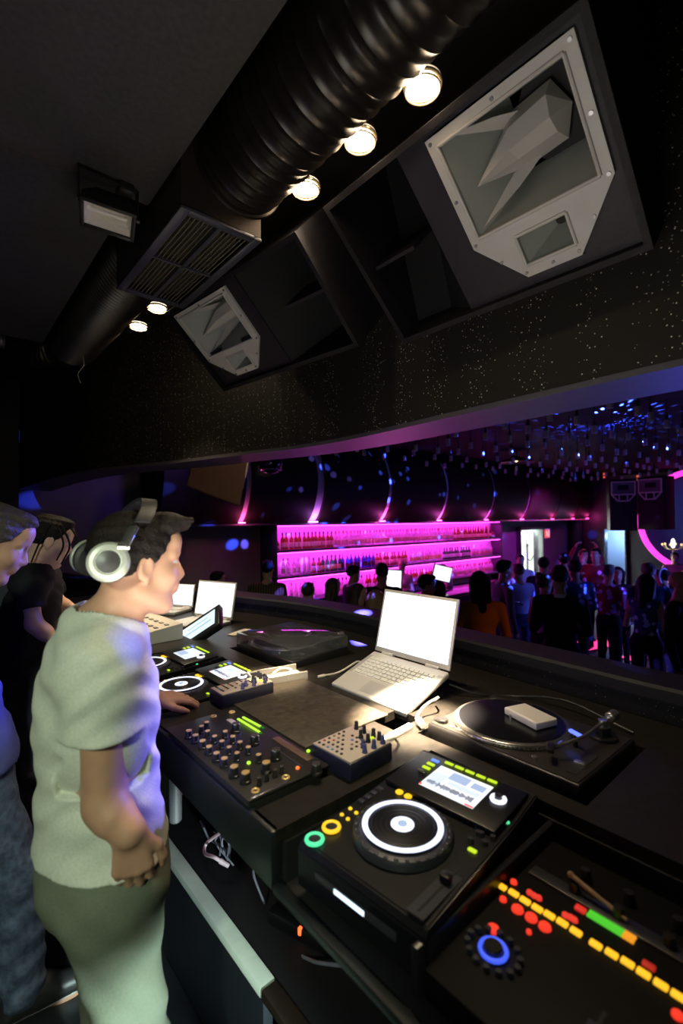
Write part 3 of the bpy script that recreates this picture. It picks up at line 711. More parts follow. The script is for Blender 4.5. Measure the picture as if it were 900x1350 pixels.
GRL = emat('level_green', (.10, .75, .04), .7); ORL = emat('level_orange', (1, .38, .02), .8)
for k in range(2):
    for j in range(16):
        u = j/15; px, py = 777+u*58, 1205+u*35; x, y = lp(px, py); y += (k-.5)*.010
        bm = nb(); box(bm, (x, y, .051), (.0042, .008, .004)); obj('level_segment', bm, GRL if j < 12 else ORL, t)
x, y = lp(650, 1256); bm = nb(); lathe(bm, [(.016, 0), (.015, .012), (.013, .014), (0, .014)], 28, Matrix.Translation((x, y, .049))); kb = obj('filter_knob', bm, KN, t)
bm = nb(); ring(bm, (x, y, .055), .0205, .0034, 40); obj('light_ring', bm, emat('ring_blue', (.06, .12, 1), 1.1), kb)
rr = random.Random(9)
for k in range(14):
    a = k/14*2*PI; bm = nb(); cyl(bm, (x+.042*math.cos(a), y+.036*math.sin(a), .049), (x+.042*math.cos(a), y+.036*math.sin(a), .058), .0055, .005, seg=12); obj('dial_button', bm, PLG, t)
for i in range(6):
    for j in range(2):
        x_, y_2 = -.22+i*.075, .105+j*.05
        bm = nb(); lathe(bm, [(.011, 0), (.010, .010), (.008, .022), (0, .022)], 16, Matrix.Translation((x_, y_2, .049))); obj('eq_knob', bm, KN, t)
for i in range(4):
    bm = nb(); box(bm, (-.10+i*.085, -.13, .05), (.006, .10, .003)); f_ = obj('fader_slot', bm, DARK, t)
    bm = nb(); box(bm, (-.10+i*.085, -.13+.02*i, .058), (.014, .022, .016), bev=.002); obj('fader_cap', bm, PLG, f_)
bm = nb(); box(bm, (-.10, .10, .052), (.40, .028, .006), bev=.001); obj('name_bar', bm, mat('dark_steel', (.10, .10, .10), .3, metal=.8), t)
bm = nb(); box(bm, (.0, .018, 0), (0, 0, 0)) if False else None
t2 = thing('drum_stick', 'slim pale wooden stick resting on the dark mixer at lower right', 'stick', (0, 0, 0))
a_ = at(752, 1153, z=1.03); b_ = at(826, 1213, z=1.01); bm = nb(); cyl(bm, a_, b_, .0045, .003, seg=10); sph(bm, a_, (.006, .006, .006), 10); obj('shaft', bm, mat('wood_stick', (.30, .19, .11), .5, var=(30, .2)), t2)
# ------------------------------------------------------------------ laptops
ALU = mat('laptop_silver', (.60, .57, .53), .35, metal=.25); KEY = mat('laptop_key', (.60, .58, .54), .45)
LSCR = emat('laptop_screen', (.90, .94, 1.0), 1.25); LSC2 = emat('laptop_screen_tint', (.72, .86, .97), 1.1)
def laptop(label, loc, rot, w, d, sh, tilt, name='laptop', keys=True, base=ALU):
    """origin: centre of the hinge line; local x right, -y towards the user, z up"""
    t = thing(name, label, 'laptop', loc, rot=rot)
    bm = nb(); box(bm, (0, -d/2, 0), (w, d, .022), bev=.006, seg=3); body = obj('base', bm, base, t)
    bm = nb(); box(bm, (0, -d*.40, .0105), (w*.86, d*.46, .003)); obj('keyboard_well', bm, KEY, body)
    if keys:
        for r_ in range(6):
            n = 14 if r_ < 5 else 9
            for k in range(n):
                kw = w*.84/n; bm = nb(); box(bm, (-w*.42+kw*(k+.5), -d*.20-r_*d*.076, .014), (kw*.86, d*.062, .005), bev=.001, seg=1); obj('key', bm, KEY, body)
        for s in (-1, 1):
            bm = nb(); box(bm, (s*w*.465, -d*.38, .0112), (w*.045, d*.5, .001)); obj('speaker_strip', bm, mat('grille_grey', (.4, .39, .38), .5, metal=.4), body)
    bm = nb(); box(bm, (0, -d*.80, .0112), (w*.26, d*.26, .0012)); obj('trackpad', bm, mat('trackpad_grey', (.5, .48, .46), .35, metal=.3), body)
    Rt = Matrix.Rotation(-tilt, 3, 'X')
    def scr(bm): bmesh.ops.transform(bm, matrix=Matrix.Translation((0, .004, .012)) @ Rt.to_4x4(), verts=bm.verts[:])
    bm = nb(); box(bm, (0, .004, sh/2), (w, .009, sh), bev=.003); scr(bm); lid = obj('lid', bm, ALU, t)
    bm = nb(); box(bm, (0, -.0012, sh/2+.004), (w*.945, .002, sh*.885)); scr(bm); obj('screen', bm, LSCR, lid)
    bm = nb(); box(bm, (w*.08, -.0025, sh*.13), (w*.6, .001, sh*.05)); box(bm, (w*.25, -.0025, sh*.26), (w*.35, .001, sh*.03)); scr(bm); obj('screen_graphic', bm, LSC2, lid)
    bm = nb(); sph(bm, (0, -.001, sh*.975), (.002, .001, .002), 8); scr(bm); obj('camera_dot', bm, DARK, lid)
    for s in (-1, 1): bm = nb(); cyl(bm, (s*w*.30-.03, .003, .010), (s*w*.30+.03, .003, .010), .008, seg=12); obj('hinge', bm, ALU, t)
    return t
# near laptop: hinge centre measured at (1.43,1.24,1.135); front edge at x~1.185
Ml = Matrix.Rotation(-PI/2, 3, 'Z') @ Matrix.Rotation(math.radians(18.5), 3, 'X')
LPC = Vector((1.428, 1.242, 1.130))
laptop('open silver laptop with a blazing white screen, large and nearest', LPC, Ml.to_euler(), .385, .255, .262, math.radians(33))
t = thing('laptop_stand', 'dark slanted stand under the large silver laptop', 'stand', (1.31, 1.242, 1.05), -PI/2)
for s in (-1, 1): bm = nb(); loft(bm, [[(s*.14-.008, -.05, .0), (s*.14+.008, -.05, 0), (s*.14+.008, .10, 0), (s*.14-.008, .10, 0)], [(s*.14-.008, -.05, .007), (s*.14+.008, -.05, .007), (s*.14+.008, .10, .055), (s*.14-.008, .10, .055)]], close=True); obj('rail', bm, DARK, t)
bm = nb(); box(bm, (0, .09, .03), (.28, .012, .02)); obj('cross_bar', bm, DARK, t)
laptop('open silver laptop with a tall white screen, beside the slanted tablet', (1.36, 2.85, 1.062), (0, 0, math.radians(-70)), .33, .23, .235, math.radians(12), keys=False)
laptop('small silver laptop farthest along the counter, behind the lighting desk', tuple(at(234, 806, d=3.45)*1)[:2]+(1.062,), (0, 0, math.radians(-62)), .26, .19, .165, math.radians(10), keys=True)
# slanted tablet-like display with a black body
t = thing('slanted_display', 'thick black slanted display with a pale blue screen, by the farthest player', 'display', (1.0, 2.36, 1.06), 0)
A = [at(242, 851, d=2.62), at(286, 821, d=2.50), at(277, 803, d=2.62), at(234, 838, d=2.72)]
A = [at(243, 848, d=2.60), at(288, 818, d=2.60), at(276, 805, d=2.72), at(236, 836, d=2.72)]
cen = sum(A, Vector())/4; ex = (A[1]-A[0]).normalized(); ey = (A[3]-A[0]); ey = (ey-ex*ey.dot(ex)).normalized(); ez = ex.cross(ey)
if ez.dot(Vector((0, 0, HC))-cen) < 0: ez = -ez; ex = -ex
Mt = Matrix((ex, ey, ez)).transposed(); t.location = cen; t.rotation_euler = Mt.to_euler()
wq, hq = (A[1]-A[0]).length, (A[3]-A[0]).length
bm = nb(); box(bm, (0, 0, -.022), (wq+.06, hq+.07, .04), bev=.007); obj('body', bm, PLB, t)
bm = nb(); box(bm, (0, 0, -.001), (wq, hq, .003)); obj('screen', bm, emat('tablet_screen', (.66, .82, .92), 1.05), t)
bm = nb(); box(bm, (0, -hq*.1, .001), (wq*.8, hq*.12, .001)); box(bm, (0, hq*.2, .001), (wq*.6, hq*.08, .001)); obj('screen_graphic', bm, emat('tablet_tint', (.45, .62, .78), .9), t)
Mi = Mt.inverted(); dn = Mi @ Vector((0, 0, -1)); 
bm = nb(); f0 = Vector((0, -hq*.1, -.03)); hgt = cen.z-1.051; cyl(bm, f0, f0+dn*(hgt-.01), .014, seg=12); cyl(bm, f0+dn*(hgt-.012), f0+dn*hgt, .06, seg=20); obj('stand', bm, DARK, t)
# lighting desk
t = thing('lighting_desk', 'pale lamp-lit lighting desk with rows of faders, in front of the man with braids', 'mixing desk', (.83, 2.87, 1.051), -PI/2+.05)
bm = nb(); loft(bm, [[(-.33, -.20, 0), (.33, -.20, 0), (.33, .20, 0), (-.33, .20, 0)], [(-.33, -.20, .04), (.33, -.20, .04), (.33, .20, .085), (-.33, .20, .085)]], close=True); bm.faces.new(bm.verts[:4]) if False else None
bm.verts.ensure_lookup_table(); bm.faces.new([bm.verts[i] for i in (4, 5, 6, 7)]); obj('case', bm, mat('desk_beige', (.50, .46, .40), .45), t)
dz = lambda y: .04+(y+.2)/.4*.045
for i in range(18):
    bm = nb(); x = -.30+i*.0345; box(bm, (x, -.06, dz(-.06)+.001), (.006, .14, .003), R=Matrix.Rotation(.11, 3, 'X')); s_ = obj('fader_slot', bm, DARK, t)
    bm = nb(); y = -.10+.09*((i*7) % 5)/5; box(bm, (x, y, dz(y)+.007), (.014, .022, .012), bev=.002); obj('fader_cap', bm, PLG, s_)
for i in range(9):
    for j in range(2):
        bm = nb(); x = -.28+i*.07; y = .07+j*.06; box(bm, (x, y, dz(y)+.003), (.03, .02, .006), bev=.002); obj('flash_button', bm, mat('button_grey', (.2, .19, .18), .5), t)
# ------------------------------------------------------------------ turntables
TTB = mat('turntable_black', (.013, .012, .012), .3); VIN = mat('vinyl_black', (.006, .006, .007), .25); RIM = mat('platter_rim', (.45, .42, .38), .22, metal=.9)
SIL = mat('turntable_silver', (.7, .68, .65), .22, metal=.9)
def turntable(label, loc, rotz, lid=False):
    """local x right, y back, origin at the foot plane centre"""
    t = thing('turntable', label, 'turntable', loc, rotz, 'turntables on the counter')
    bm = nb(); box(bm, (0, 0, .058), (.453, .353, .07), bev=.006, seg=3); obj('plinth', bm, TTB, t)
    bm = nb(); box(bm, (0, 0, .0935), (.437, .337, .003), bev=.001); deck = obj('deck_plate', bm, mat('deck_dark', (.028, .024, .021), .34), t)
    px, py = -.052, .0
    M = Matrix.Translation((px, py, .094))
    bm = nb(); lathe(bm, [(.166, 0), (.168, .004), (.167, .010), (.164, .014), (.160, .016), (0, .016)], 72, M)
    pl_ = obj('platter', bm, RIM, t)
    bm = nb()
    for k in range(90):
        a = 2*PI*k/90; box(bm, (px+.1672*math.cos(a), py+.1672*math.sin(a), .101), (.003, .004, .004), R=Matrix.Rotation(a, 3, 'Z'))
    obj('strobe_dots', bm, SIL, pl_)
    bm = nb(); lathe(bm, [(.151, .0162), (.151, .0182), (.148, .0188), (0, .0188)], 72, M); rec = obj('record', bm, VIN, t)
    bm = nb(); lathe(bm, [(.050, .0189), (.050, .0192), (0, .0192)], 40, M); obj('record_label', bm, mat('label_purple_lit', (.55, .14, .75), .4) if lid else VIN, rec)  # purple light on the covered record's label is put into its colour
    bm = nb(); cyl(bm, (px, py, .112), (px, py, .124), .0036, .003, seg=12); obj('spindle', bm, SIL, t)
    # tonearm
    ax, ay = .165, .115
    bm = nb(); cyl(bm, (ax, ay, .094), (ax, ay, .104), .038, bev=.002, seg=32); cyl(bm, (ax, ay, .104), (ax, ay, .128), .02, bev=.002); obj('arm_base', bm, TTB, t)
    bm = nb(); tube(bm, [(ax, ay+.04, .138), (ax, ay-.02, .138), (ax, ay-.12, .136), (ax-.012, ay-.18, .134), (ax-.028, ay-.215, .130)], .0045, 10); arm = obj('tone_arm', bm, SIL, t)
    bm = nb(); cyl(bm, (ax, ay+.045, .138), (ax, ay+.085, .138), .015, bev=.003, seg=20); obj('counterweight', bm, SIL, arm)
    bm = nb(); box(bm, (ax-.036, ay-.232, .127), (.018, .045, .012), R=Matrix.Rotation(.45, 3, 'Z'), bev=.003); obj('cartridge', bm, TTB, arm)
    bm = nb(); cyl(bm, (ax, ay, .126), (ax, ay, .146), .012, bev=.001, seg=16); obj('pivot', bm, SIL, t)
    # controls
    bm = nb(); cyl(bm, (-.195, -.142, .094), (-.195, -.142, .106), .017, bev=.002, seg=24); obj('strobe_housing', bm, TTB, t)
    bm = nb(); box(bm, (-.205, -.145, .0985), (.03, .022, .008), bev=.002); obj('start_button', bm, TTB, t)
    for i in range(2): bm = nb(); box(bm, (-.155+i*.026, -.15, .0965), (.020, .010, .005), bev=.001); obj('speed_button', bm, SIL, t)
    bm = nb(); box(bm, (.19, -.075, .0955), (.022, .13, .002)); pf = obj('pitch_slot', bm, DARK, t)
    bm = nb(); box(bm, (.19, -.09, .101), (.028, .012, .012), bev=.002); obj('pitch_fader', bm, SIL, pf)
    bm = nb(); cyl(bm, (.10, -.145, .094), (.10, -.145, .104), .007, bev=.001); obj('target_light', bm, SIL, t)
    bm = nb(); lathe(bm, [(.016, 0), (.016, .004), (.006, .007), (0, .007)], 20, Matrix.Translation((-.185, .125, .095))); obj('adapter', bm, SIL, t)
    for sx in (-1, 1):
        for sy in (-1, 1): bm = nb(); cyl(bm, (sx*.18, sy*.13, 0), (sx*.18, sy*.13, .026), .026, .024, seg=20); obj('foot', bm, DARK, t)
    if lid:
        g = mat('smoky_acrylic', (.9, .9, .92), .04, trans=.96); bm = nb()
        z0, z1 = .095, .145; lw, ld, th = .447, .347, .003
        for sx in (-1, 1): box(bm, (sx*(lw/2-th/2), 0, (z0+z1)/2), (th, ld, z1-z0))
        for sy in (-1, 1): box(bm, (0, sy*(ld/2-th/2), (z0+z1)/2), (lw-2*th, th, z1-z0))
        box(bm, (0, 0, z1), (lw, ld, th), bev=.001); obj('dust_cover', bm, g, t)
        for sx in (-1, 1): bm = nb(); box(bm, (sx*.15, .176, .085), (.04, .012, .04), bev=.003); obj('lid_hinge', bm, DARK, t)
    return t
turntable('black turntable with a white drive lying on its record, right of the laptop', (1.315, .695, .985), -PI/2-.02)
turntable('black turntable under a clear dust cover with a record label coloured for purple light', (1.355, 1.95, .985), -PI/2+.06, True)
# white drive on the record
t = thing('external_drive', 'small white external drive lying on the turntable record', 'hard drive', (1.345, .70, 1.0995), -PI/2-.32)
bm = nb(); box(bm, (0, 0, .011), (.128, .082, .021), bev=.004, seg=3); obj('case', bm, mat('drive_white', (.80, .76, .72), .35), t)
bm = nb(); box(bm, (-.0655, 0, .011), (.003, .05, .010), bev=.001); obj('port_panel', bm, emat('drive_led', (.6, .75, 1), 1), t)
bm = nb(); box(bm, (0, 0, .0215), (.112, .066, .001)); obj('lid_plate', bm, mat('drive_plate', (.72, .68, .64), .4), t)
# stray blue light module by the tone arm
p = at(758, 965, z=1.12); t = thing('blue_target_lamp', 'little lamp giving a blue glow beside the turntable arm', 'lamp', (p.x, p.y, 1.080), 0)
bm = nb(); cyl(bm, (0, 0, 0), (0, 0, .034), .006, seg=14); obj('post', bm, TTB, t)
bm = nb(); box(bm, (0, 0, .037), (.012, .040, .008), R=Matrix.Rotation(-.4, 3, 'Z'), bev=.003); obj('lens', bm, emat('blue_led', (.10, .16, 1), 2.0), t)
# ------------------------------------------------------------------ cables and small stuff on the counter
CW = mat('cable_cream', (.55, .48, .40), .5); CB = mat('cable_black', (.012, .012, .014), .45)
def cable(label, pts, r, m, name='cable', plug=None, group=None):
    t = thing(name, label, 'cable', pts[0], group=group); o = Vector(pts[0])
    bm = nb(); tube(bm, [Vector(p)-o for p in pts], r, 8); obj('cord', bm, m, t)
    if plug:
        bm = nb(); a, b = Vector(pts[-1])-o, Vector(pts[-2])-o; d = (a-b).normalized(); cyl(bm, a-d*.008, a+d*plug[1], plug[0], plug[0]*.8, seg=12, bev=.001); obj('plug', bm, plug[2], t)
    return t
cable('cream cable looping from the big laptop to a fat white plug by the turntable', [(1.32, 1.03, 1.07), (1.28, .99, 1.10), (1.22, 1.0, 1.085), (1.17, .99, 1.064), (1.155, .965, 1.064)], .004, CW, plug=(.012, .03, mat('plug_white', (.8, .76, .7), .4)))
cable('thin black cable running behind the turntable with the drive', [(1.44, 1.06, 1.09), (1.50, .98, 1.06), (1.60, .90, 1.05), (1.62, .72, 1.08), (1.58, .50, 1.056)], .004, CB)
cable('pale cable behind the near control box', [(.95, .93, 1.075), (.98, .91, 1.09), (1.02, .93, 1.08), (1.04, .97, 1.056)], .0045, CW)
cable('cream cable leaving the left side of the big laptop', [(1.36, 1.45, 1.10), (1.37, 1.49, 1.09), (1.30, 1.52, 1.056), (1.22, 1.53, 1.056)], .004, CW, plug=(.007, .025, CW))
cable('white plug sticking out behind the left corner of the big laptop', [(1.43, 1.46, 1.10), (1.46, 1.50, 1.08), (1.48, 1.55, 1.056)], .004, CW, plug=(.009, .03, mat('plug_white', (.8, .76, .7), .4)))
t = thing('lit_cutout_edge', 'raised strip coloured pale for the lamplit cutout edge by the laptop', 'strip', (1.085, 1.01, 1.0), math.atan2(.10, .20)+.2)  # added pale strip stands for the counter's lamplit cutout edge
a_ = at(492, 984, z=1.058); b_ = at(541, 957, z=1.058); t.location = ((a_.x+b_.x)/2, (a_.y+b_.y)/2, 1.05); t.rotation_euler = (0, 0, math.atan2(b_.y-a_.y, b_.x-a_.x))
bm = nb(); box(bm, (0, 0, .008), ((b_-a_).length, .018, .016), bev=.002); obj('strip', bm, mat('strip_lit_pale', (.75, .72, .66), .45), t)
t = thing('lit_cutout_tray', 'small open white tray standing for the lamplit cutout behind the far control box', 'tray', (1.06, 1.63, 1.051), -PI/2-.2)  # tray added in place of a lamplit counter cutout with a white inside
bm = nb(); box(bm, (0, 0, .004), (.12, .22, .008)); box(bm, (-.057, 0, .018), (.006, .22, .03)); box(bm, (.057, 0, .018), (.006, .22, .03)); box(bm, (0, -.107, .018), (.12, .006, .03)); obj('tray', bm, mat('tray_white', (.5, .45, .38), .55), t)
cable('curled white cable in the tray standing for the lamplit cutout', [(1.06, 1.66, 1.068), (1.09, 1.64, 1.088), (1.11, 1.60, 1.085), (1.07, 1.57, 1.068)], .006, mat('cable_white', (.75, .72, .68), .5))
a_ = at(304, 834, z=1.068); b_ = at(327, 826, z=1.068); t = thing('paper_strip', 'pale strip of paper lying on the counter beside the tall-screened laptop', 'paper', a_)
bm = nb(); d_ = (b_-a_); box(bm, (d_.x/2, d_.y/2, -.015), (d_.length, .05, .003), R=Matrix.Rotation(math.atan2(d_.y, d_.x), 3, 'Z')); obj('sheet', bm, mat('paper', (.7, .64, .52), .7), t)
# under the counter
METL = mat('leg_chrome', (.55, .53, .58), .25, metal=.8)
p = at(231, 1050, x=.62); t = thing('counter_leg', 'short shiny metal post under the counter, beside the man in the pale shirt', 'post', (p.x, p.y, p.z-.085))
bm = nb(); cyl(bm, (0, 0, 0), (0, 0, .17), .021, bev=.008, seg=20); obj('post', bm, METL, t); bm = nb(); cyl(bm, (0, 0, .16), (0, 0, .24), .012, seg=14); obj('stem', bm, DARK, t)
t = thing('under_shelf', 'black shelf with a pale worn front edge under the counter, holding the cables', 'shelf', (1.02, 1.6, 0))
bm = nb(); box(bm, (0, 0, .40), (.58, 2.6, .025)); obj('shelf_board', bm, DARK, t)
for y in (-1.27, 1.27): bm = nb(); box(bm, (0, y, .193), (.58, .025, .386)); obj('end_panel', bm, DARK, t)
EDG = mat('worn_edge', (.50, .54, .46), .45, var=(9, .15))
bm = nb(); box(bm, (-.315, .40, .405), (.048, 1.72, .030), bev=.004); obj('edge_strip', bm, EDG, t)
bm = nb(); box(bm, (-.315, .40, .20), (.03, 1.72, .375)); obj('kick_panel', bm, mat('kick_dark', (.02, .024, .03), .4), t)
bm = nb(); box(bm, (-.315, -.885, .405), (.048, .84, .030), bev=.004); obj('shaded_edge_strip', bm, mat('edge_shaded', (.05, .035, .025), .5), t)  # same shelf edge, coloured brown for the shadow it lies in
PKC = mat('cable_pink', (.60, .42, .48), .4); GRC = mat('cable_grey', (.22, .22, .28), .45); RDC = mat('plug_red', (.35, .04, .03), .4)
def upt(lst, x=None): return [at(px, py, x=xx) for px, py, xx in lst]
cable('pinkish-white cable hooking out of the tangle under the counter', upt([(290, 1098, .80), (272, 1112, .78), (270, 1125, .76), (282, 1130, .76), (292, 1136, .78)]), .006, PKC, plug=(.009, .03, PKC))
cable('grey cable with a pale upright plug under the counter', upt([(300, 1120, .85), (285, 1112, .84), (275, 1105, .84), (268, 1090, .84)]), .004, GRC, plug=(.006, .03, METL))
cable('red-tipped dark cable under the counter', upt([(300, 1160, .9), (285, 1143, .88), (272, 1140, .86), (262, 1139, .86)]), .0045, CB, plug=(.009, .05, RDC))
cable('dark cable rising to the back of the mixer from the tangle', upt([(285, 1185, .9), (296, 1160, .9), (303, 1120, .86), (310, 1090, .8), (318, 1060, .7)]), .004, GRC)
cable('pale thin cable hanging under the nearest player', upt([(338, 1135, .70), (334, 1150, .74), (338, 1165, .78), (346, 1185, .82)]), .0035, GRC, plug=(.004, .03, GRC))
cable('dark cable beside the pale hanging cable', upt([(340, 1130, .7), (348, 1155, .75), (360, 1172, .8), (372, 1178, .85)]), .0035, GRC)
cable('grey cable curling from the power strip along the shelf', upt([(385, 1240, .86), (390, 1255, .84), (410, 1266, .82), (425, 1270, .8), (470, 1275, .78)]), .0045, GRC)
for k in range(5):
    rr = random.Random(k); cable(['thin grey lead in the middle of the cable tangle', 'bluish lead leaning left in the cable tangle', 'short grey lead at the right of the cable tangle', 'dark lead crossing low in the cable tangle', 'topmost grey lead in the cable tangle'][k],
        upt([(278+rr.random()*26, 1085+rr.random()*14, .85), (282+rr.random()*25, 1108+rr.random()*12, .82), (290+rr.random()*20, 1128+rr.random()*16, .85), (300+rr.random()*22, 1150+rr.random()*14, .9)]), .0035, [GRC, CB][k == 3], plug=(.005, .018, METL), group='tangled leads under the counter')
p = at(395, 1227, z=.447); t = thing('power_strip', 'black power strip with a glowing red switch under the counter', 'power strip', (p.x+.004, p.y, .4335), .3)
bm = nb(); box(bm, (.02, 0, 0), (.05, .26, .04), bev=.006); obj('case', bm, PLB, t); bm = nb(); box(bm, (-.004, 0, .014), (.012, .010, .022), bev=.002); obj('switch', bm, emat('switch_red', (1, .12, .03), 2.5), t)
for k in range(3): bm = nb(); cyl(bm, (.02, -.09+k*.035, .018), (.02, -.09+k*.035, .021), .014, seg=18); obj('socket', bm, DARK, t)
# ================================================================== BAR
MAG = (.92, .03, .92)
t = thing('bar_shelving', 'long dark back-bar shelving glowing magenta, with three shelves of bottles', 'shelf', (7.62, 6.62, 0))
BX0, BX1 = -3.42, 3.46
SHZ = (1.205, .77, .34)
SHM = mat('shelf_dark', (.05, .035, .06), .4)
for z in SHZ: bm = nb(); box(bm, (0, -.01, z-.02), (BX1-BX0, .33, .04), bev=.004); obj('shelf_board', bm, SHM, t)
for x in (BX0, BX1): bm = nb(); box(bm, (x, 0, .76), (.05, .34, 1.76), bev=.004); obj('side_panel', bm, SHM, t)
bm = nb(); box(bm, (0, 0, 1.63), (BX1-BX0, .34, .04)); obj('top_panel', bm, SHM, t)
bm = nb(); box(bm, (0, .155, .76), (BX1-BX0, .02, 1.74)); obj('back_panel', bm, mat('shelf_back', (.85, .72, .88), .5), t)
bm = nb(); box(bm, (0, .0, -.1), (BX1-BX0, .30, .46)); obj('base_cabinet', bm, SHM, t)
LED = emat('led_magenta', MAG, 9)
for z in (1.605, 1.16, .725): bm = nb(); box(bm, (0, .125, z), (BX1-BX0-.1, .012, .012)); obj('led_strip', bm, LED, t); bm = nb(); box(bm, (0, -.15, z-.004), (BX1-BX0-.1, .012, .010)); obj('led_strip', bm, emat('led_magenta_front', (1, .06, .75), 8), t)
for z in (1.598, 1.153, .718):
    l_ = bpy.data.lights.new('shelf_light', 'AREA'); l_.shape = 'RECTANGLE'; l_.size = 6.6; l_.size_y = .20; l_.energy = 34; l_.color = (1, .05, .85); o_ = bpy.data.objects.new('shelf_light', l_); COL.objects.link(o_); o_.location = (7.62, 6.60, z); o_.rotation_euler = (.25, 0, 0); o_['kind'] = 'light'
def bmat(n, c, tr=.75): return mat('glass_'+n, c, .08, trans=tr)
GCL, GAM, GGR, GBL, GFR = bmat('clear', (.92, .9, .92)), bmat('amber', (.45, .16, .04), .6), bmat('green', (.06, .28, .08), .6), bmat('blue', (.08, .12, .6), .6), mat('glass_frosted', (.85, .82, .86), .35, trans=.45)
LBW, LBP, LBY, LBK = mat('label_white', (.85, .8, .78), .6), mat('label_peach', (.85, .62, .48), .6), mat('label_gold', (.75, .6, .2), .5), mat('label_dark', (.08, .05, .05), .5)
CPK, CPR, CPS = mat('cap_black', (.03, .02, .03), .4), mat('cap_red', (.4, .05, .06), .4), mat('cap_silver', (.7, .68, .7), .3, metal=.8)
SHAPES = {'tall': [(0, 0), (.034, 0), (.036, .004), (.036, .165), (.031, .19), (.015, .215), (.0125, .225), (.0125, .285), (0, .285)],
          'square': [(0, 0), (.038, 0), (.040, .005), (.040, .155), (.036, .172), (.016, .19), (.0135, .20), (.0135, .26), (0, .26)],
          'slim': [(0, 0), (.030, 0), (.032, .004), (.031, .14), (.022, .20), (.0125, .25), (.012, .30), (0, .30)],
          'squat': [(0, 0), (.045, 0), (.052, .02), (.052, .07), (.04, .11), (.016, .15), (.014, .165), (.014, .20), (0, .20)]}
PROTO = {}
def bottle(kind, glass, label, cap, loc, lb, group):
    key = (kind, glass.name, label.name, cap.name)
    if key in PROTO:
        return dup(PROTO[key], loc, None, lb, group)
    t = thing('bottle', lb, 'bottle', loc, 0, group); pr = SHAPES[kind]; H = pr[-1][1]; R = max(r for r, _ in pr)
    bm = nb(); lathe(bm, pr, 14); obj('glass', bm, glass, t)
    z0, z1 = (.04, .12) if kind != 'squat' else (.03, .075)
    bm = nb(); lathe(bm, [(R+.0006, z0), (R+.001, z0+.002), (R+.001, z1-.002), (R+.0006, z1)], 14); obj('label', bm, label, t)
    r = pr[-2][0]; bm = nb(); lathe(bm, [(r+.001, H-.045), (r+.0015, H-.04), (r+.0015, H+.004), (0, H+.005)], 12); obj('cap', bm, cap, t)
    PROTO[key] = t; return t
rb = random.Random(21)
def row(shelf, x0, x1, pitch, spec, z, y=6.60):
    x = x0; 
    while x < x1:
        kind, glass, label, cap, lb, gr = spec
        bottle(kind, glass, label, cap, (x+rb.uniform(-.006, .006), y+rb.uniform(-.02, .02), z), lb, gr); x += pitch
Z1, Z2, Z3 = [z+.0005 for z in SHZ]
row(1, 4.31, 4.36, .2, ('squat', GAM, LBP, CPK, 'round squat bottle with a pale label at the left end of the top bar shelf', None), Z1)
row(1, 4.42, 5.55, .088, ('tall', GAM, LBP, CPK, 'amber bottle with a peach label at the left of the top bar shelf', 'amber bottles on the left of the top bar shelf'), Z1)
row(1, 5.60, 9.20, .088, ('tall', GCL, LBP, CPR, 'clear red-capped bottle in the long row in the middle of the top bar shelf', 'clear bottles in the middle of the top bar shelf'), Z1)
row(1, 9.26, 10.75, .092, ('slim', GAM, LBP, CPR, 'slim amber bottle at the right of the top bar shelf', 'slim amber bottles on the right of the top bar shelf'), Z1)
row(1, 10.86, 10.9, .2, ('squat', GAM, LBW, CPK, 'round squat bottle with a white label ending the top bar shelf', None), Z1)
row(2, 4.44, 4.80, .10, ('tall', GCL, LBW, CPS, 'clear silver-capped bottle at the left of the middle bar shelf', 'clear bottles on the left of the middle bar shelf'), Z2)
row(2, 4.86, 5.05, .10, ('slim', GFR, LBW, CPS, 'frosted white bottle with a tapering neck on the middle bar shelf', 'frosted bottles on the middle bar shelf'), Z2)
row(2, 5.08, 5.25, .10, ('square', GAM, LBW, CPK, 'stout dark amber bottle beside the frosted bottles, middle bar shelf', 'stout amber bottles on the middle bar shelf'), Z2)
row(2, 5.29, 5.70, .10, ('tall', GGR, LBY, CPK, 'green bottle with a gold label on the middle bar shelf', 'green bottles on the middle bar shelf'), Z2)
row(2, 5.76, 6.60, .10, ('tall', GBL, LBK, CPS, 'blue bottle with a dark label on the middle bar shelf', 'blue bottles on the middle bar shelf'), Z2)
row(2, 6.66, 7.60, .105, ('square', GAM, LBP, CPR, 'stout red-capped amber bottle in the middle of the middle bar shelf', 'red-capped amber bottles on the middle bar shelf'), Z2)
row(2, 7.68, 8.75, .10, ('slim', GCL, LBY, CPS, 'slim clear bottle with a gold label on the middle bar shelf', 'slim clear bottles on the middle bar shelf'), Z2)
row(2, 8.85, 9.90, .105, ('square', GGR, LBW, CPK, 'stout green bottle with a white label at the right of the middle bar shelf', 'stout green bottles on the middle bar shelf'), Z2)
row(2, 10.0, 10.85, .10, ('tall', GFR, LBP, CPS, 'tall frosted bottle at the right end of the middle bar shelf', 'tall frosted bottles on the middle bar shelf'), Z2)
row(3, 4.60, 5.10, .09, ('slim', GCL, LBW, CPS, 'slim clear bottle at the left of the bottom bar shelf', 'slim clear bottles on the bottom bar shelf'), Z3)
row(3, 5.45, 6.30, .10, ('tall', GCL, LBP, CPK, 'clear bottle with a peach label and black cap on the bottom bar shelf', 'clear bottles on the bottom bar shelf'), Z3)
row(3, 6.36, 8.4, .10, ('tall', GAM, LBW, CPR, 'amber bottle with a white label on the bottom bar shelf', 'amber bottles on the bottom bar shelf'), Z3)
row(3, 8.5, 10.8, .10, ('square', GCL, LBP, CPR, 'stout clear red-capped bottle at the right of the bottom bar shelf', 'stout clear bottles on the bottom bar shelf'), Z3)
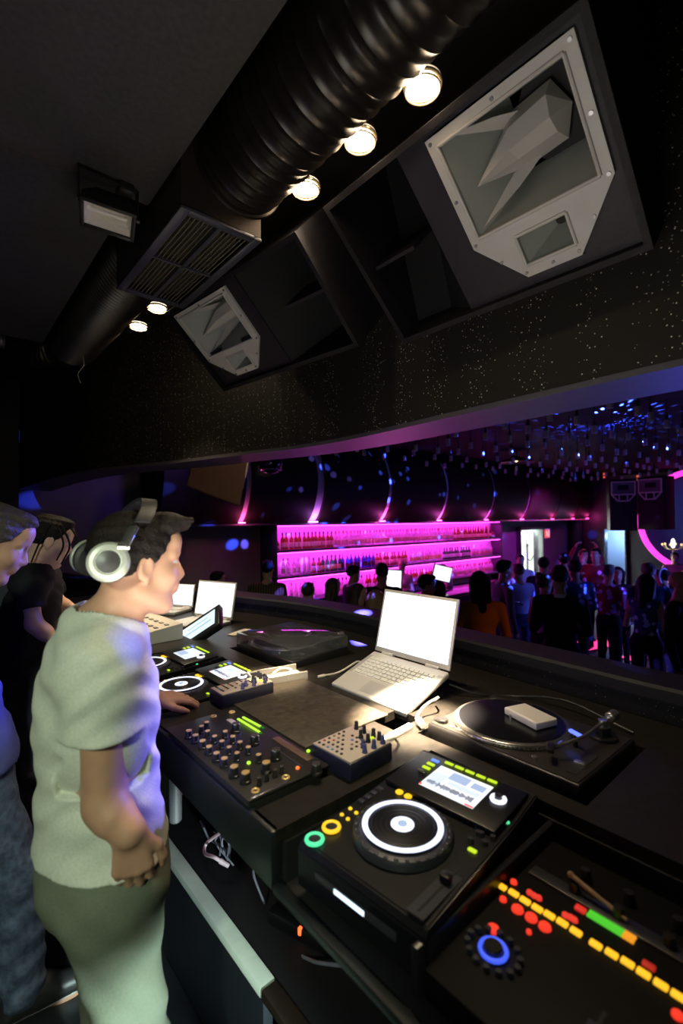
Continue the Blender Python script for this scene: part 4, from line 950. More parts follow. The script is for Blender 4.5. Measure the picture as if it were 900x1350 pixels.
t = thing('bar_counter', 'long dark bar counter in front of the glowing bottle shelves', 'counter', (7.6, 5.2, -.7))
bm = nb(); box(bm, (0, 0, 1.06), (6.2, .62, .05), bev=.01); obj('counter_top', bm, mat('bar_top', (.03, .025, .03), .15), t); bm = nb(); box(bm, (0, .05, .515), (6.1, .45, 1.03)); obj('counter_body', bm, DARK, t)
# two till screens
for lb, px, py, d, ang, sz in (('bright white till screen standing upright on the bar', 519, 764, 5.3, -1.0, (.24, .30)), ('small bright tilted till screen on the bar beside the leaning barmaid', 583, 756, 5.3, -.5, (.34, .26))):
    p = at(px, py, y=d); t = thing('till_screen', lb, 'till', p, ang)
    Rt = Matrix.Rotation(.25 if 'tilted' in lb else .05, 3, 'Y'); 
    bm = nb(); box(bm, (0, .02, 0), (sz[0]+.04, .03, sz[1]+.04), R=Rt, bev=.008); obj('case', bm, CAN, t)
    bm = nb(); box(bm, (0, .003, 0), (sz[0], .006, sz[1]), R=Rt); obj('screen', bm, emat('till_white', (.95, .95, 1), 1.3), t)
    h = p.z-.386; bm = nb(); cyl(bm, (0, .03, -h), (0, .03, -.1), .025); cyl(bm, (0, .03, -h), (0, .03, -h+.02), .11); obj('stand', bm, CAN, t)
# ------------------------------------------------------------------ bulkhead above the bar: bulging dark panels with lit slots between them
BP = mat('bulkhead_dark', (.026, .019, .011), .6, spec=.2, var=(1.5, .3))
XS = [2.2, 3.43, 4.75, 6.39, 8.12, 9.93, 11.61, 13.33, 14.67, 15.75]
SW = [.0, .05, .085, .06, .06, .055, .055, .05, .05, .05]
prof = smooth_pts([(6.22, 1.66, 0), (6.10, 1.80, 0), (5.98, 2.05, 0), (5.93, 2.35, 0), (5.99, 2.65, 0), (6.10, 2.88, 0), (6.2, 3.0, 0)], 5)
for i in range(len(XS)-1):
    x0, x1 = XS[i]+SW[i], XS[i+1]-SW[i+1]
    bm = nb(); fr = [(p.x, p.y) for p in prof]; bk = [(6.75, 3.0), (6.75, 1.66)]
    loft(bm, [[(x, y, z) for y, z in fr+bk] for x in (x0, x1)], close=True); bm.verts.ensure_lookup_table(); n = len(fr)+2
    bm.faces.new(bm.verts[:n]); bm.faces.new(bm.verts[n:]); struct('trim_%d' % (10+i), bm, BP)
bm = nb(); box(bm, (8.98, 6.44, 1.638), (13.56, .46, .03), bev=.004); struct('trim_20', bm, mat('bulkhead_lip', (.10, .08, .10), .4))
SLOT = mat('slot_diffuser', (.62, .55, .62), .5)
names = ['first lit slot from the left between the bulkhead panels, short and pink', 'wide violet lit slot above the left end of the bar shelves', 'pink lit slot above the middle of the bar shelves, third from the left', 'fourth lit pink slot of the bulkhead, above the right of the bar', 'pink lit slot above the right end of the bar shelves', 'thin pink lit slot of the bulkhead above the bright doorway', 'thin pink lit slot above the red exit sign', 'second thin pink slot from the right end of the bulkhead', 'last thin pink slot at the right end of the bulkhead']
for i in range(1, len(XS)):
    x = XS[i]; w_ = SW[i]; t = thing('lit_slot', names[i-1], 'light strip', (x, 6.2, 1.66), group='lit slots between the bulkhead panels')
    bm = nb(); loft(bm, [[(xx, p.x+.05-6.2+(.06 if p.y > 2.9 else 0), p.y-1.66) for p in prof] for xx in (-w_, w_)]); obj('diffuser', bm, SLOT, t)
    c = [(1, .10, .42), (.62, .16, 1), (1, .10, .75), (1, .10, .75), (1, .08, .62), (1, .08, .5), (1, .06, .4), (1, .06, .4), (1, .05, .35)][i-1]
    bm = nb(); box(bm, (0, -.02, .008), (w_*2-.01, .05, .014), bev=.003); obj('lamp', bm, emat('slot_lamp_%d' % i, c, 14), t)
    lamp('slot_light', 'POINT', (x, 6.07, 1.70), [2.5, 5, 6, 5, 5, 4, 4, 3.5, 3.5][i-1], c, size=.03)
# exit sign: red square with a white running figure
t = thing('exit_sign', 'small glowing red sign with a white figure, right of the bright doorway', 'sign', (14.22, 6.79, 1.22))
bm = nb(); box(bm, (0, 0, 0), (.42, .03, .30), bev=.005); obj('case', bm, mat('sign_white', (.8, .7, .7), .5), t)
bm = nb(); box(bm, (0, -.016, 0), (.38, .004, .26)); obj('face', bm, emat('sign_red', (1, .10, .12), .75), t)
bm = nb(); E_SG = emat('sign_figure', (1, .62, .62), .9)
cyl(bm, (-.02, -.021, .085), (-.02, -.018, .085), .022, seg=14)
for a, b in (((-.02, .055), (0, -.01)), ((0, -.01), (.05, -.03)), ((.05, -.03), (.055, -.10)), ((0, -.01), (-.04, -.06)), ((-.04, -.06), (-.09, -.07)), ((-.018, .05), (.04, .02)), ((-.018, .05), (-.07, .02))):
    cyl(bm, (a[0], -.019, a[1]), (b[0], -.019, b[1]), .012, seg=8)
box(bm, (.13, -.019, 0), (.05, .004, .2)); obj('figure', bm, E_SG, t)
# items inside the lit corridor: coat stand
t = thing('coat_stand', 'slim dark stand with a curved hook in the bright doorway', 'stand', (13.45, 7.0, -.69))
bm = nb(); cyl(bm, (0, 0, 0), (0, 0, 1.55), .02); cyl(bm, (0, 0, 0), (0, 0, .03), .16); sph(bm, (0, 0, 1.57), (.035, .035, .06), 10); obj('pole', bm, CAN, t); bm = nb(); tube(bm, [(0, 0, 1.2), (.1, 0, 1.12), (.24, 0, 1.14), (.34, 0, 1.24)], .014); obj('hook', bm, CAN, t)
# ================================================================== HALL
# hanging speaker seen past the soffit
A = [at(245, 641, d=4.75), at(316, 668, d=4.55), at(330, 585, d=4.55), at(259, 585, d=4.75)]
ev = Vector((.30, .62, .06)); t = thing('hanging_speaker', 'tilted brown-lit loudspeaker hanging in the hall behind the soffit', 'speaker', A[0])
bm = nb(); loft(bm, [[p-A[0] for p in A], [p-A[0]+ev for p in A]], close=True); bm.verts.ensure_lookup_table(); bm.faces.new(bm.verts[:4]); bm.faces.new(bm.verts[4:8]); bmesh.ops.recalc_face_normals(bm, faces=bm.faces[:]); bmesh.ops.bevel(bm, geom=bm.edges[:], offset=.012, segments=2, affect='EDGES'); obj('cabinet', bm, mat('speaker_brown_lit', (.20, .125, .08), .4, metal=.1), t)  # brown base colour carries the warm light on the cabinet's end
c_ = (A[1]+A[2])*.5-A[0]+ev*.5; dy = (A[2]-A[1]).normalized(); dx = ev.normalized(); nn = dx.cross(dy).normalized()
if nn.dot(Vector((.755, -.656, 0))) < 0: nn = -nn
M = Matrix((dx, dy, nn)).transposed().to_4x4(); M.translation = c_+nn*.004
bm = nb(); prism(bm, [(-.24, .24), (.24, .24), (.24, -.02), (.09, -.14), (-.09, -.14), (-.24, -.02)], 0, .015, M); hp = obj('horn_plate', bm, mat('horn_purple_lit', (.5, .45, .55), .45), t)  # white horn tinted lilac for the purple light on it
bm = nb(); prism(bm, [(-.19, .2), (.19, .2), (.19, .02), (-.19, .02)], .012, .018, M); obj('horn_mouth', bm, DARK, hp)
bm = nb(); up_ = Vector((0, 0, 3.0-A[2].z)); cyl(bm, A[2]-A[0]+ev*.5, A[2]-A[0]+ev*.5+up_, .015, seg=10); obj('hanger', bm, CAN, t)
p = at(357, 611, d=5.6); t = thing('dome_light', 'dark glossy dome light with blue and pink glints by the hanging speaker', 'lamp', p)
bm = nb(); lathe(bm, [(0, -.13), (.07, -.115), (.13, -.06), (.15, .0), (.14, .06), (.09, .11), (0, .13)], 28); obj('dome', bm, mat('glossy_black', (.01, .01, .012), .08, spec=.8), t); bm = nb(); ring(bm, (0, 0, -.075), .12, .012, 32); obj('rim', bm, mat('dome_rim', (.5, .4, .5), .2, metal=.8), t); bm = nb(); cyl(bm, (0, 0, .12), (0, 0, 3.0-p.z), .014, seg=10); obj('rod', bm, CAN, t)
p = at(681, 609, d=9.2); t = thing('shallow_pendant', 'wide shallow dark pendant with a tiny lit bulb, under the hall ceiling', 'lamp', p)
bm = nb(); lathe(bm, [(.0, .11), (.05, .11), (.12, .07), (.30, .02), (.33, -.01), (.325, -.014), (.29, .008), (.10, .05), (0, .07)], 36); obj('shade', bm, mat('shade_brown', (.05, .035, .02), .35, metal=.4), t); bm = nb(); sph(bm, (-.02, 0, .03), (.028, .028, .034), 14); obj('bulb', bm, emat('bulb_warm', (1, .75, .35), 3), t); bm = nb(); cyl(bm, (0, 0, .1), (0, 0, 3-p.z), .012, seg=8); obj('rod', bm, CAN, t)
# grid of small hanging spots
TS = mat('spot_brushed', (.55, .52, .56), .35, metal=.4, spec=.6); proto = None
for i in range(17):
    for j in range(10):
        x = 4.55+.53*i; y = .48+.54*j
        d = .656*x+.755*y; px = 450+620*(.755*x-.656*y)/d; py = 681-620*(1.05)/d
        if not (380 < px < 915): continue
        if py < 590-.235*(px-450)-30: continue
        loc = (x+random.uniform(-.05, .05), y+random.uniform(-.05, .05), 2.72+random.uniform(-.04, .03))
        if proto is None:
            proto = thing('hanging_spot', 'small cylindrical spot hanging on a black rod in the hall ceiling grid', 'lamp', loc, 0, 'small hanging spots in the hall ceiling')
            bm = nb(); lathe(bm, [(.022, -.045), (.028, -.043), (.028, .025), (.024, .045), (0, .045)], 16); obj('shade', bm, TS, proto)
            bm = nb(); lathe(bm, [(0, -.03), (.022, -.03), (.022, -.044)], 14); obj('lens', bm, mat('spot_lens', (.5, .5, .6), .1), proto)
            bm = nb(); cyl(bm, (0, 0, .045), (0, 0, .10), .016, seg=12); cyl(bm, (0, 0, .10), (0, 0, .32), .006, seg=8); obj('rod', bm, CAN, proto)
        else: dup(proto, loc, None)
# small red signal lamps on the far ceiling
for lb, px, py in (('tiny red signal lamp above the last bulkhead panel', 796, 627), ('tiny red lamp between the two far loudspeakers', 840, 630)):
    p = at(px, py, d=13.2); t = thing('signal_lamp', lb, 'lamp', p)
    for k in (-.045, .045): bm = nb(); sph(bm, (0, 0, k), (.028, .028, .028), 12); obj('bulb', bm, emat('signal_red', (1, .10, .08), .9), t)
    bm = nb(); box(bm, (.03, 0, 0), (.04, .08, .2), bev=.006); cyl(bm, (.03, 0, .1), (.03, 0, 3-p.z), .01, seg=8); obj('case', bm, CAN, t)
# far loudspeakers
for lb, px, py, d, yaw in (('far loudspeaker with a violet edge, left of the pair above the blue doorway', 821, 648, 11.7, .15), ('far loudspeaker overlapping the pink ring, right of the pair', 857, 645, 11.3, -.45)):
    p = at(px, py, d=d); to = math.atan2(-p.y, -p.x)+yaw
    t = thing('far_loudspeaker', lb, 'speaker', p, to)
    bm = nb(); box(bm, (-.25, 0, -.33), (.5, .60, 1.28), bev=.01); obj('cabinet', bm, CAB, t)
    Mx = Matrix(((0, 0, 1, .004), (1, 0, 0, 0), (0, 1, 0, 0), (0, 0, 0, 1)))
    out = [(-.265, .25), (.265, .25), (.265, -.08), (.12, -.25), (-.12, -.25), (-.265, -.08)]
    bm = nb(); rr_ = [[Mx @ Vector((x*f, y*f+dy_, z)) for x, y in out] for f, dy_, z in ((1, 0, 0), (1, 0, .03), (.90, 0, .03))]
    loft(bm, rr_, close=True); pt = obj('horn_rim', bm, HORN, t)
    bm = nb(); box(bm, (.018, 0, -.075), (.03, .50, .03)); box(bm, (.018, -.09, -.155), (.03, .02, .14)); box(bm, (.018, .09, -.155), (.03, .02, .14)); obj('cross_bar', bm, HORN, t)
    bm = nb(); loft(bm, [[(.02, -.24, .225), (.02, .24, .225), (.02, .24, -.055), (.02, -.24, -.055)], [(.002, -.12, .16), (.002, .12, .16), (.002, .12, .04), (.002, -.12, .04)]], close=True); obj('horn_flare', bm, mat('flare_dark', (.10, .10, .11), .5), t)
    bm = nb(); cyl(bm, (-.2, 0, .32), (-.2, 0, 3-p.z), .02, seg=10); obj('hanger', bm, CAN, t)
# glowing pink ring and stage
pc_ = at(923, 687, d=12.3); nrm = Vector((-pc_.x, -pc_.y, 0)).normalized()
t = thing('neon_ring', 'large glowing pink neon ring at the right edge', 'neon light', pc_)
bm = nb(); ring(bm, (0, 0, 0), 1.33, .075, 72, nrm, rs=12); obj('tube', bm, emat('neon_pink', (1, .05, .62), 1.5), t)
bm = nb(); ring(bm, nrm*-.09, 1.33, .08, 72, nrm); obj('backing', bm, DARK, t)
bm = nb(); lathe(bm, [(0, 0), (1.24, 0), (1.24, -.03), (0, -.03)], 64, Matrix.Translation(pc_-nrm*.16) @ nrm.to_track_quat('Z', 'Y').to_matrix().to_4x4()); struct('wall_stage', bm, mat('stage_disc', (.03, .03, .07), .6))
p = at(887, 722, d=11.2); t = thing('sparkling_lamp', 'little branching lamp with bright warm bulbs in front of the pink ring', 'lamp', p)
bm = nb(); cyl(bm, (0, 0, -1.9), (0, 0, 0), .02, seg=10); cyl(bm, (0, 0, -1.62), (0, 0, -1.6), .16)
for k in range(6):
    a = k*PI/3; tube(bm, [(0, 0, -.05), (.14*math.cos(a), .14*math.sin(a), -.03), (.22*math.cos(a), .22*math.sin(a), .06)], .01, 6)
obj('frame', bm, mat('brass', (.5, .35, .15), .3, metal=.8), t)
for k in range(6):
    a = k*PI/3; bm = nb(); sph(bm, (.22*math.cos(a), .22*math.sin(a), .08), (.022, .022, .03), 10); obj('bulb', bm, emat('bulb_gold', (1, .6, .25), 1.6), t)
bm = nb(); sph(bm, (0, 0, .10), (.045, .045, .12), 14); obj('central_bulb', bm, emat('bulb_white', (1, .95, .85), 3), t)
# pink strip lights along the edge of the low dance podium
PK = emat('floor_pink', (1, .04, .25), 1.6)
for lb, a, b, w_ in (('pink floor light strip behind the legs, left of the dancing crowd', (758, 853), (796, 846), .5), ('pink floor light seen between the legs in the middle of the crowd', (800, 848), (840, 844), .36), ('pink triangular glow of the floor light nearest the parapet', (824, 868), (844, 866), .22), ('pink floor light at the right, behind the woman with long hair', (862, 864), (872, 863), .22)):
    A_, B_ = at(*a, z=-.68), at(*b, z=-.68); t = thing('floor_light', lb, 'light', (A_+B_)/2-Vector((0, 0, .02)), math.atan2((B_-A_).y, (B_-A_).x))
    L_ = (B_-A_).length; bm = nb(); box(bm, (0, 0, .008), (L_+.05, w_+.05, .014), bev=.004); obj('frame', bm, CAN, t); bm = nb(); box(bm, (0, 0, .016), (L_, w_, .01)); obj('panel', bm, PK, t)
# ================================================================== PEOPLE
def RZ(a): c, s = math.cos(a), math.sin(a); return np.array([[c, -s, 0], [s, c, 0], [0, 0, 1.]])
def RY(a): c, s = math.cos(a), math.sin(a); return np.array([[c, 0, s], [0, 1, 0], [-s, 0, c]])
def RX(a): c, s = math.cos(a), math.sin(a); return np.array([[1, 0, 0], [0, c, -s], [0, s, c]])
def head_prims(S, c, R, s=1., fem=False, T=(0, 4, 5), fine=True):
    """face looks along +x of R; T = tags for skin, eye, lip"""
    w = lambda *p: np.array(c)+R@(np.array(p, float)*s)
    E = lambda p, r, t=T[0], k=.02, op=1, Q=None: S.ell(w(*p), np.array(r)*s, R if Q is None else R@Q, t, k*s, op)
    K = lambda a, b, ra, rb, t=T[0], k=.012, op=1: S.cap(w(*a), w(*b), ra*s, rb*s, t, k*s, op)
    E((-.014, 0, .034), (.098, .077, .088)); E((.034, 0, -.03), (.060, .060, .088), k=.03)
    for q in (1, -1): K((-.012, q*.050, -.065), (.058, q*.018, -.104), .022, .020, k=.03)
    E((.066, 0, -.108), (.024, .026, .020), k=.02)
    K((.086, 0, .018), (.109, 0, -.028), .0085, .0120, k=.014); E((.088, 0, -.052), (.014, .026, .022), k=.02); E((.072, 0, .060), (.030, .055, .040), k=.03)
    if fine:
        for q in (1, -1):
            E((.098, q*.013, -.034), (.012, .009, .009), k=.008)
            K((.087, q*.012, .028), (.068, q*.048, .026), .0105, .009, k=.014)
            E((.096, q*.032, .008), (.018, .017, .012), k=.012, op=-1)
            E((.076, q*.032, .007), (.0125, .0135, .0115), T[1], k=.003)
            K((.084, q*.020, .017), (.076, q*.045, .015), .0045, .004, k=.006); K((.084, q*.022, -.003), (.076, q*.043, -.002), .004, .004, k=.006)
            E((.056, q*.040, -.028), (.030, .024, .026), k=.02)
            E((-.006, q*.078, -.006), (.022, .009, .033), k=.006, Q=RY(.2) @ RZ(-.25*q)); E((-.002, q*.086, -.004), (.012, .007, .020), k=.006, op=-1)
            K((-.004, q*.076, -.03), (-.002, q*.074, -.038), .008, .007, k=.006)
        K((.0925, -.018, -.0585), (.0925, .018, -.0585), .0050, .0050, T[2], k=.010); K((.0905, -.016, -.0690), (.0905, .016, -.0690), .0058, .0058, T[2], k=.010)
        K((.1035, -.019, -.064), (.1035, .019, -.064), .0022, .0022, k=.004, op=-1)
    else:
        for q in (1, -1): E((.085, q*.032, .008), (.012, .013, .009), T[1], k=.004); E((-.006, q*.078, -.006), (.02, .010, .03), k=.008)
        K((.090, -.018, -.064), (.090, .018, -.064), .009, .009, T[2], k=.006)
def hand_prims(S, W, f, n, th, curl=.3, s=1., tag=0, spread=.0, tcurl=.3):
    """W wrist, f finger direction, n back-of-hand normal, th thumb side"""
    W = np.array(W, float); f = np.array(f, float); f /= np.linalg.norm(f); n = np.array(n, float); n -= f*(n@f); n /= np.linalg.norm(n)
    l = np.cross(n, f); l = l if l@np.array(th, float) > 0 else -l
    for i, (o, L) in enumerate(((.030, .95), (.010, 1.06), (-.010, 1.0), (-.028, .80))):
        o *= s; b = W+f*(.088-.006*abs(i-1.2))*s+l*o
        S.cap(W+l*o*.62+f*.008*s, b, .0135*s, .0115*s, tag, .012*s)
        d = f+l*o/s*spread*10; d /= np.linalg.norm(d); p = b
        for j, (sl, r0, r1) in enumerate(((.043, .0098, .0088), (.027, .0088, .0080), (.021, .0080, .0066))):
            a = curl*(.8+.5*j); v = d*math.cos(a)-n*math.sin(a); q = p+v*sl*L*s; S.cap(p, q, r0*s, r1*s, tag, .005*s); p = q; d = v
    a = W+f*.022*s+l*.022*s-n*.004*s; b = W+f*.055*s+l*.050*s-n*.012*s; S.cap(a, b, .0145*s, .0110*s, tag, .012*s)
    d = f*.85+l*(.5-tcurl)-n*.3*tcurl*2; d /= np.linalg.norm(d); c = b+d*.032*s; S.cap(b, c, .0105*s, .0095*s, tag, .005*s)
    d2 = f*.9+l*(.2-tcurl)-n*.3; d2 /= np.linalg.norm(d2); S.cap(c, c+d2*.026*s, .0095*s, .0075*s, tag, .005*s)
def skin(n, c): return mat('skin_'+n, c, .5, spec=.4, var=(22, .07))
SK_A = skin('warm', (.47, .26, .17)); SK_B = skin('tan', (.40, .22, .145)); SK_C = skin('pale', (.56, .34, .25))
EYE = mat('eye_white', (.55, .52, .5), .25); LIP = mat('lip', (.40, .19, .15), .5)
HB = mat('hair_dark', (.008, .005, .0035), .6, spec=.2, bump=(220, .5)); HBR = mat('hair_brown', (.06, .032, .018), .5, bump=(120, .6)); HBL = mat('hair_blond', (.35, .20, .09), .5, bump=(120, .6)); HG = mat('hair_short_dark', (.035, .025, .02), .6, bump=(200, .5))
def fabric(n, c, r=.85): return mat('cloth_'+n, c, r, spec=.2, var=(60, .08), bump=(180, .12))
def hair_mesh(name, c, R, s, m, parent, h=.008, style='short', hl=None):
    S = SDF(); w = lambda *p: np.array(c)+R@(np.array(p, float)*s)
    S.ell(w(-.016, 0, .040), np.array((.108, .087, .096))*s, R, 0, .02)
    if style == 'short': 
        S.ell(w(.045, 0, .105), np.array((.05, .06, .028))*s, R, 0, .02)
    if style == 'quiff':
        S.ell(w(.055, 0, .098), np.array((.055, .062, .036))*s, R @ RY(-.25), 0, .02)
        for k in range(7): S.cap(w(.05, -.05+k*.0167, .105), w(.108, -.055+k*.018, .118-.01*(k % 3)), .018*s, .008*s, 0, .015)
    if style in ('long', 'tail'):
        if style == 'long':
            for q in (1, -1): S.cap(w(-.03, q*.07, .03), w(-.045, q*.075, -.20), .04*s, .028*s, 0, .04); S.cap(w(-.01, q*.078, .02), w(.02, q*.085, -.16), .024*s, .018*s, 0, .03)
            S.cap(w(-.08, 0, .02), w(-.085, 0, -.26), .055*s, .04*s, 0, .04)
        else: S.ell(w(-.10, 0, .11), np.array((.045, .045, .045))*s, R, 0, .03)
    def post(F, X, Y, Z):
        lx = R[0, 0]*(X-c[0])+R[1, 0]*(Y-c[1])+R[2, 0]*(Z-c[2]); lx = lx/s
        lz = (R[0, 2]*(X-c[0])+R[1, 2]*(Y-c[1])+R[2, 2]*(Z-c[2]))/s
        hz = np.interp(lx, [-.12, -.05, -.025, .0, .012, .04, .06, .075, .09, .13], [-.045, -.05, -.015, .02, .0, .03, .07, .085, .085, .09])
        if style == 'long': hz = np.interp(lx, [-.2, .025, .045, .06, .075, .13], [-.4, -.35, .05, .07, .085, .085])
        if style == 'tail': hz = np.interp(lx, [-.2, -.05, -.02, .02, .06, .075, .13], [-.05, -.05, .0, .02, .07, .085, .085])
        F = np.maximum(F, (hz-lz)*s*.8)
        return F-.0016*np.sin(X*310+Z*90)*np.sin(Y*280-Z*60)-.0014*np.sin(Z*210+X*60+Y*90)
    return S.mesh(name, h, m, parent, post=post)
# ------------------------------------------------------------------ crowd figures
SPOTS = []
def crowd(label, px, ytop, H, ang, top, bot, hair=HB, style='short', sk=SK_A, fem=False, pose='drink', z0=-.7, skirt=False, sleeves='long', collar=None, lean=0., extra=None, d=None):
    p = at(px, ytop, z=z0+H) if d is None else at(px, ytop, d=d)
    p0 = p
    for f in (1, .97, 1.03, .94, 1.06, .91, 1.09, .88, 1.13, .85, 1.17, 1.21):
        p = Vector((p0.x*f, p0.y*f, HC+(p0.z-HC)*f))
        if 1.5 < p.z-z0 < 1.98 and all((p.xy-q).length > .62 for q in SPOTS): break
    SPOTS.append(p.xy.copy()); H = p.z-z0
    away = math.atan2(p.y, p.x); yaw = away-math.radians(ang)
    t = thing('person', label, 'person', (p.x, p.y, z0), yaw, 'people on the dance floor'); s = H/1.76
    S = SDF(); w = lambda x, y, z: np.array((x+lean*max(0, z-.95)*1.0, y, z))*s
    sw = .165 if fem else .195; hw = .10 if fem else .095
    sl = 1 if sleeves == 'long' else 0
    S.ell(w(-.005, 0, .96), np.array((.115, .165 if fem else .155, .13))*s, None, 2, .05); S.ell(w(0, 0, 1.11), np.array((.092 if fem else .11, .125 if fem else .15, .15))*s, None, 1, .06)
    S.ell(w(.0, 0, 1.30), np.array((.11, .155 if fem else .18, .17))*s, None, 1, .06); S.cap(w(-.01, -sw*.8, 1.41), w(-.01, sw*.8, 1.41), .055*s, .055*s, 1, .06)
    if fem:
        for q in (1, -1): S.ell(w(.085, q*.07, 1.28), np.array((.055, .06, .06))*s, None, 1, .03)
    S.cap(w(-.01, 0, 1.42), w(.015, 0, 1.54), .056*s*(.85 if fem else 1), .052*s*(.85 if fem else 1), 0, .03)
    for q in (1, -1):
        st = .06*q if pose in ('walk', 'dance') else 0
        lg = 0 if skirt else 2
        S.cap(w(0, q*hw, .92), w(.02+st, q*.105, .50), .085*s, .06*s, 2 if not skirt else lg, .04); S.cap(w(.02+st, q*.105, .50), w(-.02+st, q*.11, .09), .057*s, .04*s, lg, .03)
        S.cap(w(-.04+st, q*.11, .045), w(.14+st, q*.13, .035), .042*s, .035*s, 3, .03)
        el, wr = {'drink': ((-.02, .24, 1.13), (.22, .16, 1.17)), 'down': ((-.03, .25, 1.13), (.03, .25, .90)), 'up': ((.10, .30, 1.56), (.16, .20, 1.80)), 'dance': ((.02, .27, 1.17), (.24, .20, 1.30)), 'walk': ((-.03, .25, 1.13), (.03, .25, .90)), 'lean': ((.10, .24, 1.18), (.34, .16, 1.08)), 'cross': ((.02, .24, 1.14), (.18, -.02, 1.16)),
                  'one': (((-.02, .24, 1.13), (.22, .16, 1.17)) if q > 0 else ((-.03, .25, 1.13), (.03, .25, .90)))}[pose]
        A, B, C = w(-.01, q*sw, 1.40), w(el[0], q*el[1]*(.9 if fem else 1), el[2]), w(wr[0], q*wr[1], wr[2])
        m_ = A+(B-A)*.45; th = .85 if fem else 1
        if sl: S.cap(A, B, .056*s*th, .046*s*th, 1, .03); S.cap(B, C, .046*s*th, .034*s*th, 1, .015)
        elif sleeves == 'none': S.cap(A, B, .048*s*th, .040*s*th, 0, .03); S.cap(B, C, .038*s*th, .027*s*th, 0, .015)
        else: S.cap(A, m_, .06*s*th, .058*s*th, 1, .03); S.cap(m_, B, .045*s*th, .040*s*th, 0, .006); S.cap(B, C, .039*s*th, .027*s*th, 0, .015)
        f = (C-B); hand_prims(S, C, f, (0, q*.6, 1) if pose in ('drink', 'lean', 'dance', 'cross', 'one') else (0, q, 0), (0, -q, .4) if pose != 'down' else (1, 0, 0), .55, s*.95, 0)
    if skirt:
        S.cap(w(0, 0, .98), w(0, 0, .58), .13*s, .17*s, 2, .05)
    hc = w(.03+.0*lean, 0, 1.632); HR = RY(.12+lean*.3)
    head_prims(S, hc, HR, s*.95, fem, fine=False)
    mats = [sk, top, bot, mat('shoe_black', (.015, .013, .013), .4), EYE, LIP]
    S.mesh('body', .015*s, mats, t)
    if hair is not None: hair_mesh('hair', hc, HR, s*.96, hair, t, .011, style)
    if collar is not None:
        bm = nb(); lathe(bm, [(.066*s, 0), (.074*s, .0), (.066*s, .035*s), (.058*s, .035*s), (.066*s, 0)], 24, Matrix.Translation(Vector(w(-.012, 0, 1.435))) @ Matrix.Rotation(.25, 4, 'Y')); obj('collar', bm, collar, t)
    if extra: extra(t, s, w, hc)
    return t
def glass_in_hand(t, s, w, hc): pass
W_, G_, N_, K_ = fabric('white', (.70, .68, .72)), fabric('grey', (.16, .16, .18)), fabric('navy', (.03, .035, .08)), fabric('black', (.012, .012, .014))
LB_, RD_, OR_, PK_, DN_ = fabric('light_blue', (.42, .5, .70)), fabric('dark_red', (.32, .03, .05)), fabric('orange_brown', (.42, .16, .04)), fabric('pink', (.5, .2, .3)), fabric('denim', (.06, .08, .16))
def stripes(n, a, b, sc):
    m = fabric(n, a); nt = m.node_tree; wv = nt.nodes.new('ShaderNodeTexWave'); wv.inputs['Scale'].default_value = sc; wv.bands_direction = 'Y'
    tc = nt.nodes.new('ShaderNodeTexCoord'); mx = nt.nodes.new('ShaderNodeMix'); mx.data_type = 'RGBA'; mx.inputs['A'].default_value = (*a, 1); mx.inputs['B'].default_value = (*b, 1)
    nt.links.new(tc.outputs['Object'], wv.inputs['Vector']); nt.links.new(wv.outputs['Fac'], mx.inputs['Factor']); nt.links.new(mx.outputs['Result'], nt.nodes['Principled BSDF'].inputs['Base Color']); return m
ST_ = stripes('striped_brown', (.03, .02, .018), (.16, .09, .05), 9)
def dots(n, a, b, sc):
    m = fabric(n, a); nt = m.node_tree; v = nt.nodes.new('ShaderNodeTexVoronoi'); v.inputs['Scale'].default_value = sc; tc = nt.nodes.new('ShaderNodeTexCoord')
    lt = nt.nodes.new('ShaderNodeMath'); lt.operation = 'LESS_THAN'; lt.inputs[1].default_value = .33
    mx = nt.nodes.new('ShaderNodeMix'); mx.data_type = 'RGBA'; mx.inputs['A'].default_value = (*a, 1); mx.inputs['B'].default_value = (*b, 1)
    nt.links.new(tc.outputs['Object'], v.inputs['Vector']); nt.links.new(v.outputs['Distance'], lt.inputs[0]); nt.links.new(lt.outputs[0], mx.inputs['Factor']); nt.links.new(mx.outputs['Result'], nt.nodes['Principled BSDF'].inputs['Base Color']); return m
DT_ = dots('dotted_red', (.22, .02, .04), (.45, .30, .75), 11); DB_ = dots('dotted_blue', (.05, .06, .14), (.55, .65, .9), 12)
crowd('dark-haired person showing only a head above the parapet, left of the bar', 284, 753, 1.70, 80, K_, K_, HB, sk=SK_B, pose='drink')
crowd('broad man in a dark striped shirt at the left end of the bar', 352, 738, 1.86, 10, ST_, K_, HB, pose='drink')
crowd('short-haired man seen from behind, just right of the striped shirt', 405, 768, 1.66, 20, K_, K_, HG, sk=SK_B, pose='drink')
crowd('long-haired woman at the bar, between the short-haired man and the man in the cap', 437, 762, 1.66, 60, K_, K_, HBR, 'long', fem=True, pose='drink')
crowd('tall dark-haired man facing right before the bottom bottle shelf', 463, 745, 1.82, 70, N_, K_, HB, pose='one')
crowd('woman with brown hair in front of the tall dark-haired man, near the parapet', 468, 769, 1.62, 100, fabric('rust', (.22, .08, .03)), K_, HBR, 'long', fem=True, pose='drink', sleeves='short')
crowd('man in a black t-shirt seen from behind, left of the upright till screen', 503, 742, 1.84, 0, K_, K_, HB, sk=SK_B, pose='down', sleeves='short')
crowd('fair-haired woman low behind the parapet, left of the big laptop screen', 494, 778, 1.60, 30, fabric('brown', (.14, .06, .02)), K_, HBL, 'long', fem=True, pose='drink')
crowd('fair-haired barmaid in a pale top beside the upright till screen', 530, 738, 1.72, 200, fabric('cream', (.62, .45, .42)), K_, HBL, 'tail', sk=SK_C, fem=True, pose='drink', sleeves='short', d=9.0)
